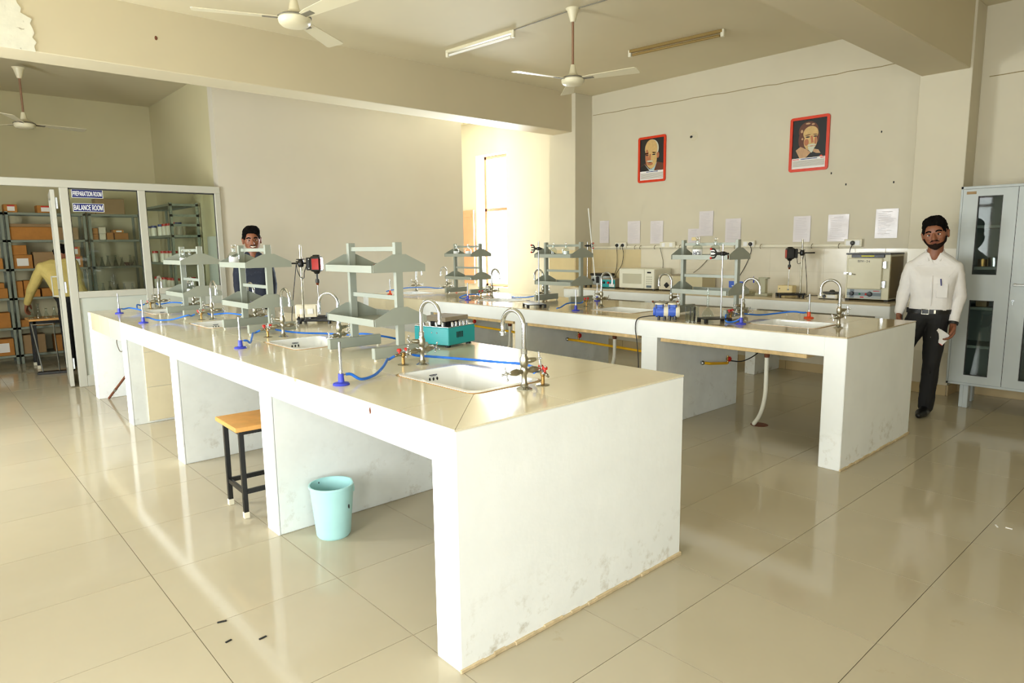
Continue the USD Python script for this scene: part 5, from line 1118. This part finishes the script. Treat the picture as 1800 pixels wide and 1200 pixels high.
# ------------------------------------------------------------------ people
def hull(pts):
    """pts: (position, radius) spheres -> Manifold hull."""
    return m3.Manifold.batch_hull([m3.Manifold.sphere(r, 20).translate(list(map(float, p))) for p, r in pts])
def chain(ps, rs): return [hull([(ps[i], rs[i]), (ps[i + 1], rs[i + 1])]) for i in range(len(ps) - 1)]
def fuse(bits, fine=.014, it=8):
    m = m3.Manifold.batch_boolean(bits, m3.OpType.Add).refine_to_length(fine).to_mesh()
    t = trimesh.Trimesh(m.vert_properties[:, :3], m.tri_verts, process=True)
    trimesh.smoothing.filter_taubin(t, .5, .53, iterations=it); return t
def hand(w, d, n, thumb, curl, s=1.0):
    """wrist point, finger direction, palm normal (the side fingers curl to), thumb side (+1/-1 along n x d), curl per joint."""
    w, d, n = map(lambda v: np.array(v, float), (w, d, n)); d /= np.linalg.norm(d); n -= d * (n @ d); n /= np.linalg.norm(n); sd = np.cross(n, d) * thumb
    k = [w + d * .09 * s + sd * o * s for o in (.031, .010, -.011, -.031)]
    bits = [hull([(w, .024 * s), (w + d * .045 * s + sd * .026 * s, .015 * s), (w + d * .045 * s - sd * .024 * s, .014 * s), (k[0], .0115 * s), (k[3], .0105 * s)])]
    for p, L in zip(k, (.073, .082, .076, .06)):
        ps, dd = [p], d.copy(); a = 0
        for f in (.45, .32, .23):
            a += curl; v = d * math.cos(a) + n * math.sin(a); ps.append(ps[-1] + v * L * f * s)
        bits += chain(ps, np.array([.0102, .0094, .0086, .0075]) * s)
    p0 = w + d * .025 * s + sd * .022 * s; p1 = p0 + (d * .55 + sd * .75 + n * .25) * .045 * s; p2 = p1 + (d * .85 + sd * .2 + n * .4) * .036 * s; p3 = p2 + (d * .9 - sd * .15 + n * .4) * .028 * s
    bits += chain([p0, p1, p2, p3], np.array([.015, .0118, .0102, .0085]) * s)
    return bits
def head_parts(o, yaw, tilt, pitch, s=1.0):
    """Returns (4x4 head frame, skin bits). Local: +x face, +y left, z up, centre of the skull at the origin."""
    R = rot([0, 0, 1], yaw) @ rot([1, 0, 0], tilt) @ rot([0, 1, 0], pitch); R[:3, 3] = o; R[:3, :3] *= s
    q = lambda *p: (R @ np.array([*p, 1.0]))[:3]
    sp = lambda p, r: (q(*p), r * s)
    bits = [hull([sp((-.03, .0, .035), .078), sp((.018, .0, .035), .070), sp((0, .022, .02), .058), sp((0, -.022, .02), .058), sp((.03, 0, -.02), .056)]),
            hull([sp((.03, .022, .0), .050), sp((.03, -.022, .0), .050), sp((.045, .018, -.062), .030), sp((.045, -.018, -.062), .030), sp((.062, 0, -.082), .022), sp((.005, .042, -.045), .022), sp((.005, -.042, -.045), .022)]),
            hull([sp((.084, 0, .012), .009), sp((.103, 0, -.024), .0115), sp((.082, .012, -.026), .009), sp((.082, -.012, -.026), .009)]),
            hull([sp((.078, .017, -.05), .010), sp((.078, -.017, -.05), .010), sp((.084, 0, -.048), .010)])]
    for y in (1, -1):
        bits.append(hull([sp((-.008, y * .076, .01), .011), sp((-.014, y * .084, .022), .008), sp((-.012, y * .079, -.022), .008)]))
        bits.append(hull([sp((.068, y * .018, .026), .012), sp((.060, y * .042, .022), .011)]))       # brow ridge
        bits.append(hull([sp((.058, y * .042, -.018), .016), sp((.066, y * .03, -.022), .013)]))       # cheek
    return R, bits
def face(t, R, smile=False, beard=1, hair=1, swept=0.0):
    s = np.linalg.norm(R[:3, 0])
    def put(b): 
        m = b.get(); m.apply_transform(R); return m
    for y in (1, -1):
        ey = obj('eye', put(B().sph((.0745, y * .031, .007), (.008, .0135, .0072 if not smile else .005), 2)), 'eye_white', t)
        obj('iris', put(B().sph((.0815, y * .030, .0065), (.003, .0062, .0062 if not smile else .0045), 2)), 'dark', ey)
        obj('eyelid', put(B().tube([(.0765, y * .016, .009), (.084, y * .03, .0145), (.072, y * .046, .009)], .0028, 8)), 'skin_dark', t)
        obj('eyebrow', put(B().tube([(.0835, y * .013, .028), (.084, y * .032, .034), (.066, y * .053, .027)], np.array([.0035] + [.0052] * 14 + [.002] * 2), 8)), 'hair', t)
    if smile:
        obj('teeth', put(B().tube([(.079, .026, -.044), (.0945, 0, -.052), (.079, -.026, -.044)], np.array([.003] * 3 + [.0062] * 11 + [.003] * 3), 10)), 'teeth', t)
        obj('lips', put(B().tube([(.076, .03, -.040), (.0945, 0, -.045), (.076, -.03, -.040)], .0034, 8).tube([(.076, .03, -.043), (.0945, 0, -.0625), (.076, -.03, -.043)], .004, 8)), 'lips', t)
    else:
        obj('lips', put(B().tube([(.081, .022, -.047), (.093, 0, -.0445), (.081, -.022, -.047)], .0042, 8).tube([(.081, .021, -.05), (.092, 0, -.054), (.081, -.021, -.05)], .005, 8)), 'lips', t)
    z = -.033
    obj('moustache', put(B().tube([(.080, .03, z - .012), (.0945, .01, z - .001), (.0965, 0, z), (.0945, -.01, z - .001), (.080, -.03, z - .012)], np.array([.002] * 4 + [.0046] * 25 + [.002] * 4), 8)), 'beard', t)
    if beard:
        V, F = [], []; n, mm = 25, 9
        for i, a in enumerate(np.linspace(-1.45, 1.45, n)):
            for j, f in enumerate(np.linspace(0, 1, mm)):
                V.append((a, f))
        m = man(SKIN[0]); 
        b = hull([((.031, .023, -.02), .0525), ((.031, -.023, -.02), .0525), ((.046, .0185, -.063), .0318), ((.046, -.0185, -.063), .0318), ((.063, 0, -.083), .0238), ((.006, .0435, -.045), .0238), ((.006, -.0435, -.045), .0238)])
        face_cut = m3.Manifold.batch_boolean([hull([((.10, q * .02, -.045), .026), ((.066, q * .048, -.028), .026), ((.075, q * .06, .03), .04)]) for q in (1, -1)] + [hull([((.11, .018, -.05), .02), ((.11, -.018, -.05), .02)]), m3.Manifold.cube([.4, .4, .4], True).translate([.05, 0, .185]), m3.Manifold.cube([.3, .3, .3], True).translate([-.148, 0, 0])], m3.OpType.Add)
        b = b - face_cut
        mm_ = b.refine_to_length(.008).to_mesh(); tm = trimesh.Trimesh(mm_.vert_properties[:, :3], mm_.tri_verts); tm.apply_transform(R); obj('beard', tm, 'beard', t)
    # hair: thick on top, short at the sides and back, cut away from the face and ears
    cap = m3.Manifold.batch_boolean([hull([((-.034, 0, .045), .0815), ((.016, 0, .045), .0735), ((-.02, .02, .02), .0635), ((-.02, -.02, .02), .0635)]),
        hull([((-.03, 0, .07), .074), ((.018, .012, .076), .062), ((.018, -.012, .076), .062), ((.03, .03 * (1 if swept >= 0 else -1), .082 + abs(swept)), .046)])], m3.OpType.Add)
    cut = m3.Manifold.batch_boolean([hull([((.16, .05, .02), .052), ((.16, -.05, .02), .052), ((.062, .036, -.05), .046), ((.062, -.036, -.05), .046), ((.080, .030, .042), .033), ((.080, -.030, .042), .033)]),
        m3.Manifold.cube([.4, .4, .2], True).translate([.12, 0, -.098]), m3.Manifold.cube([.4, .4, .2], True).translate([-.05, 0, -.148])] + [hull([((.03, q * .09, -.03), .03), ((.0, q * .09, .005), .022)]) for q in (1, -1)], m3.OpType.Add)
    hm = (cap - cut).refine_to_length(.007).to_mesh(); v = hm.vert_properties[:, :3].astype(float)
    nz = meshkit.fbm(v * np.array([60, 60, 45]), 3, 5)[:, None] - .45
    tm = trimesh.Trimesh(v, hm.tri_verts); tm.vertices = tm.vertices + tm.vertex_normals * nz * .026; trimesh.smoothing.filter_taubin(tm, .5, .53, iterations=2)
    tm.apply_transform(R); obj('hair', tm, 'hair', t)
SKIN = [None]
def wrinkle(t, amp, seed, sc=(9, 9, 16)):
    nz = meshkit.fbm(t.vertices * np.array(sc), 3, seed) - .5; t.vertices = t.vertices + t.vertex_normals * (nz * amp)[:, None]; return t

def person(lab, loc, rz, J, shirt, trouser='trouser_black', smile=False, beard=1, headrot=(0, 0, 0), hands=((.25, .25)), swept=0.0, skin='skin', hs=1.0, collar=True, extra=None):
    t = thing('person', lab, 'person', loc, rz); j = {k: np.array(v, float) for k, v in J.items() if not k.startswith('hand')}
    R, hb = head_parts(j['head'], *headrot, hs)
    SKIN[0] = trimesh.creation.icosphere(1, .01)
    torso = lambda g: [hull([(j['hipL'], .098 + g), (j['hipR'], .098 + g), (j['waistL'], .088 + g), (j['waistR'], .088 + g)]), hull([(j['waistL'], .088 + g), (j['waistR'], .088 + g), (j['chestL'], .095 + g), (j['chestR'], .095 + g)]), hull([(j['chestL'], .095 + g), (j['chestR'], .095 + g), (j['shL'], .052 + g), (j['shR'], .052 + g)]), hull([(j['shL'], .05 + g), (j['shR'], .05 + g), (j['neck'], .052 + g)])]
    bits = hb + torso(-.012) + [hull([(j['neck'] - [0, 0, .02], .06), ((R @ [-.015, 0, -.06, 1])[:3], .053)])]
    for s in 'LR':
        bits += chain([j['sh' + s], j['el' + s], j['wr' + s]], [.045, .037, .026])
        hd = J['hand' + s]
        if hd is not None: bits += hand(j['wr' + s], hd[0], hd[1], hd[2], hd[3])
        bits += chain([j['hip' + s], j['kn' + s], j['an' + s]], [.07, .045, .034])
    obj('body', fuse(bits, .009, 5), skin, t, smooth=True)
    face(t, R, smile, beard, 1, swept)
    g = .006
    sh = torso(g) 
    for s in 'LR':
        e = j['el' + s] + (j['wr' + s] - j['el' + s]) * .93
        mid = (j['sh' + s] + j['el' + s]) / 2
        sh += chain([j['sh' + s], mid, j['el' + s], e], [.062, .060, .053, .037])
    hz = m3.Manifold.cube([2, 2, 1], True).translate([0, 0, float(J['belt']) - .5])
    stilt = J.get('cut')
    S_ = m3.Manifold.batch_boolean(sh, m3.OpType.Add)
    neckcut = hull([(j['neck'] + [.004, 0, .03], .062), (j['neck'] + [.02, 0, .14], .08)]) + hull([(j['neck'] + [.06, 0, -.075], .006), (j['neck'] + [.15, 0, -.085], .006), (j['neck'] + [.06, .035, .04], .02), (j['neck'] + [.06, -.035, .04], .02), (j['neck'] + [.15, .035, .04], .02), (j['neck'] + [.15, -.035, .04], .02)])
    if not stilt:
        arms = m3.Manifold.batch_boolean([q for s in 'LR' for q in chain([j['sh' + s], (j['sh' + s] + j['el' + s]) / 2, j['el' + s], j['el' + s] + (j['wr' + s] - j['el' + s]) * .93], [.062, .060, .053, .037])], m3.OpType.Add)
        S_ = (m3.Manifold.batch_boolean(torso(g), m3.OpType.Add) - hz) + arms
    S_ = S_ - neckcut
    mm = S_.refine_to_length(.014).to_mesh(); tm = trimesh.Trimesh(mm.vert_properties[:, :3], mm.tri_verts); trimesh.smoothing.filter_taubin(tm, .5, .53, iterations=10)
    st = obj('shirt', wrinkle(tm, .012, 3), shirt, t, smooth=True)
    if collar:
        n = j['neck']
        for y in (1, -1): obj('collar', fuse([hull([(n + [-.05, y * .028, .035], .009), (n + [.0, y * .062, .03], .008), (n + [.040, y * .054, -.004], .008), (n + [.062, y * .040, -.052], .006)])], .01, 3), shirt, st)
    for s in 'LR':
        w = j['wr' + s]; e = j['el' + s]; d = (w - e) / np.linalg.norm(w - e)
        obj('cuff', B().cyl(w - d * .055, w - d * .008, .039, .036, 16), shirt, st)
    # trousers
    tr = [hull([(j['hipL'], .103), (j['hipR'], .103), (j['waistL'] - [0, 0, .05], .094), (j['waistR'] - [0, 0, .05], .094)])]
    for s in 'LR': tr += chain([j['hip' + s], (j['hip' + s] * .5 + j['kn' + s] * .5), j['kn' + s], j['an' + s] + [0, 0, -.02]], [.098, .082, .064, .058])
    T_ = m3.Manifold.batch_boolean(tr, m3.OpType.Add) 
    if not stilt: T_ = T_ - m3.Manifold.cube([2, 2, 1], True).translate([0, 0, float(J['belt']) + .5 + .015])
    mm = T_.refine_to_length(.016).to_mesh(); tm = trimesh.Trimesh(mm.vert_properties[:, :3], mm.tri_verts); trimesh.smoothing.filter_taubin(tm, .5, .53, iterations=8)
    obj('trousers', wrinkle(tm, .012, 8), trouser, t, smooth=True)
    for s in 'LR':
        a = j['an' + s]; d = np.array([math.cos(J.get('toe' + s, 0)), math.sin(J.get('toe' + s, 0)), 0]); g0 = np.array([a[0], a[1], 0])
        sd = np.array([-d[1], d[0], 0])
        ms = m3.Manifold.batch_boolean([hull([(a + [0, 0, -.02], .040), (g0 + d * -.045 + [0, 0, .034], .034), (g0 + d * .05 + [0, 0, .04], .036)]), hull([(g0 + d * -.045 + [0, 0, .03], .034), (g0 + d * .11 + sd * .012 + [0, 0, .03], .034), (g0 + d * .11 - sd * .012 + [0, 0, .03], .034), (g0 + d * .185 + [0, 0, .022], .024)]), hull([(g0 + d * .05 + [0, 0, .042], .038), (g0 + d * .11 + [0, 0, .03], .034)])], m3.OpType.Add)
        ms = ms - m3.Manifold.cube([2, 2, 1], True).translate([0, 0, -.5 + .001])
        mm = ms.refine_to_length(.012).to_mesh(); tm = trimesh.Trimesh(mm.vert_properties[:, :3], mm.tri_verts); trimesh.smoothing.filter_taubin(tm, .5, .53, iterations=3); tm.vertices[:, 2] = np.maximum(tm.vertices[:, 2], 0.001)
        obj('shoe', tm, 'leather', t, smooth=True)
    if extra: extra(t, j)
    return t

# the man in the white shirt
def white_extra(t, j):
    b = float(.885); ring = []
    c0 = (j['hipL'] + j['hipR']) / 2; ax = np.linspace(0, 2 * PI, 41)
    pts = np.array([[c0[0] + .112 * math.cos(a), c0[1] + .168 * math.sin(a), b] for a in ax])
    V = np.vstack([pts + [0, 0, dz] for dz in (-.018, .018)]); n = len(ax)
    sc = lambda f: np.vstack([np.c_[c0[0] + (pts[:, 0] - c0[0]) * f, c0[1] + (pts[:, 1] - c0[1]) * f, pts[:, 2] + dz] for dz in (-.018, .018)])
    F = [q for k in range(n - 1) for q in ((k, k + 1, n + k + 1), (k, n + k + 1, n + k))]
    bl = obj('belt', trimesh.Trimesh(V, F, process=False), 'leather', t, smooth=True)
    x = c0[0] + .112
    obj('buckle', B().tube([(x, c0[1] - .005, b - .02), (x + .004, c0[1] - .005, b + .02), (x - .0, c0[1] - .055, b + .02), (x - .004, c0[1] - .055, b - .02), (x, c0[1] - .005, b - .02)], .0035, 6, False).box(x - .012, x - .002, c0[1] + .012, c0[1] + .045, b - .016, b + .016, .002), 'buckle', bl)
    obj('pen', B().tube([(.117, .062, 1.10), (.113, .055, 1.155)], .0045, 8, False), 'pen_blue', t)
    obj('pocket', B().box(.098, .106, .03, .11, 1.0, 1.115, .004), 'shirt_white', t)
    w = j['wrL']; e = j['elL']; d = (w - e) / np.linalg.norm(w - e)
    obj('watch_strap', B().cyl(w - d * .01, w + d * .012, .0375, .036, 16), 'black_plastic', t)
    obj('button_placket', B().tube([(.096, 0, .93), (.104, 0, 1.02), (.108, -.003, 1.12), (.098, -.003, 1.18)], .004, 6), 'shirt_white', t)
Jw = dict(head=(.03, -.005, 1.505), neck=(.0, .0, 1.352), shL=(0, .148, 1.238), shR=(0, -.148, 1.238), chestL=(.005, .072, 1.13), chestR=(.005, -.072, 1.13), waistL=(0, .052, .99), waistR=(0, -.052, .99), hipL=(0, .048, .86), hipR=(0, -.058, .86),
          elL=(-.03, .192, 1.01), wrL=(.05, .165, .795), elR=(-.03, -.20, 1.03), wrR=(.02, -.222, .862), knL=(.035, .035, .45), anL=(-.02, .02, .09), knR=(.08, -.22, .47), anR=(-.05, -.40, .09), belt=.895,
          handL=((.25, -.05, -1), (.35, -.9, 0), 1, .45), handR=((.3, 0, -1), (.2, .95, 0), -1, .3), toeL=-.25, toeR=-.55)
pw = person('man in white shirt and black trousers holding a folded paper by the cabinet', (5.01, .085, 0), math.atan2(-.28, -.96), Jw, 'shirt_white', beard=1, headrot=(-.12, .16, .05), swept=.006, hs=1.1, extra=white_extra, skin='skin')
# folded paper held in his left hand: top-level, in world space
def to_world(p, loc, rz): return np.array([loc[0] + p[0] * math.cos(rz) - p[1] * math.sin(rz), loc[1] + p[0] * math.sin(rz) + p[1] * math.cos(rz), loc[2] + p[2]])
fp = thing('folded_paper', 'folded white paper with a red edge in the hand of the man in white', 'paper', to_world((.085, .10, .672), (5.01, .085, 0), math.atan2(-.28, -.96)), math.atan2(-.28, -.96))
Mp = rot([1, 0, 0], -.6)
obj('sheet', B().box(.0, .004, -.075, .035, -.05, .05, .001, Mp).box(.003, .008, -.073, .035, -.048, .048, .001, Mp @ rot([0, 0, 1], .05)), 'paper', fp, smooth=False)
obj('red_edge', B().box(-.001, .0045, -.02, .036, -.052, -.036, .0, Mp), 'label_red', fp, smooth=False)
# the smiling man in the dark shirt
Jd = dict(head=(.03, 0, 1.548), neck=(0, 0, 1.41), shL=(0, .145, 1.30), shR=(0, -.145, 1.30), chestL=(.005, .075, 1.19), chestR=(.005, -.075, 1.19), waistL=(0, .06, 1.04), waistR=(0, -.06, 1.04), hipL=(0, .08, .91), hipR=(0, -.08, .91),
          elL=(-.03, .185, 1.06), wrL=(.06, .17, .86), elR=(-.03, -.175, 1.06), wrR=(.07, -.16, .86), knL=(.03, .09, .48), anL=(0, .1, .09), knR=(.03, -.09, .48), anR=(0, -.1, .09), belt=.90,
          handL=((.3, 0, -1), (.3, -.9, 0), 1, .3), handR=((.3, 0, -1), (.3, .9, 0), -1, .3))
person('smiling man in dark navy patterned shirt standing behind the front bench', (1.60, 5.81, 0), math.atan2(-7.4, -2.85) , Jd, 'shirt_navy', smile=True, beard=0, headrot=(.05, .05, .05), swept=.012, hs=1.16)
# the person in yellow bending over the preparation table
Jy = dict(head=(.13, -.035, 1.40), neck=(.07, .03, 1.33), shL=(.03, .20, 1.27), shR=(.05, -.12, 1.31), chestL=(.02, .09, 1.15), chestR=(.02, -.11, 1.15), waistL=(.0, .04, 1.0), waistR=(.0, -.13, 1.0), hipL=(-.02, .0, .88), hipR=(-.02, -.16, .88),
          elL=(.20, .30, 1.02), wrL=(.38, .35, .83), elR=(.1, -.18, 1.06), wrR=(.28, -.16, .92), knL=(0, .02, .46), anL=(-.04, .02, .09), knR=(0, -.18, .46), anR=(-.04, -.18, .09), belt=.9,
          handL=((.5, .1, -.8), (-.3, -.8, -.3), 1, .35), handR=((.7, .1, -.6), (-.3, .8, -.3), -1, .35))
person('person in a yellow shirt bending over the table in the preparation room', (.12, 8.02, 0), PI / 2 , Jy, 'shirt_yellow', 'trouser_black', headrot=(.3, .1, .5), collar=False, skin='skin')
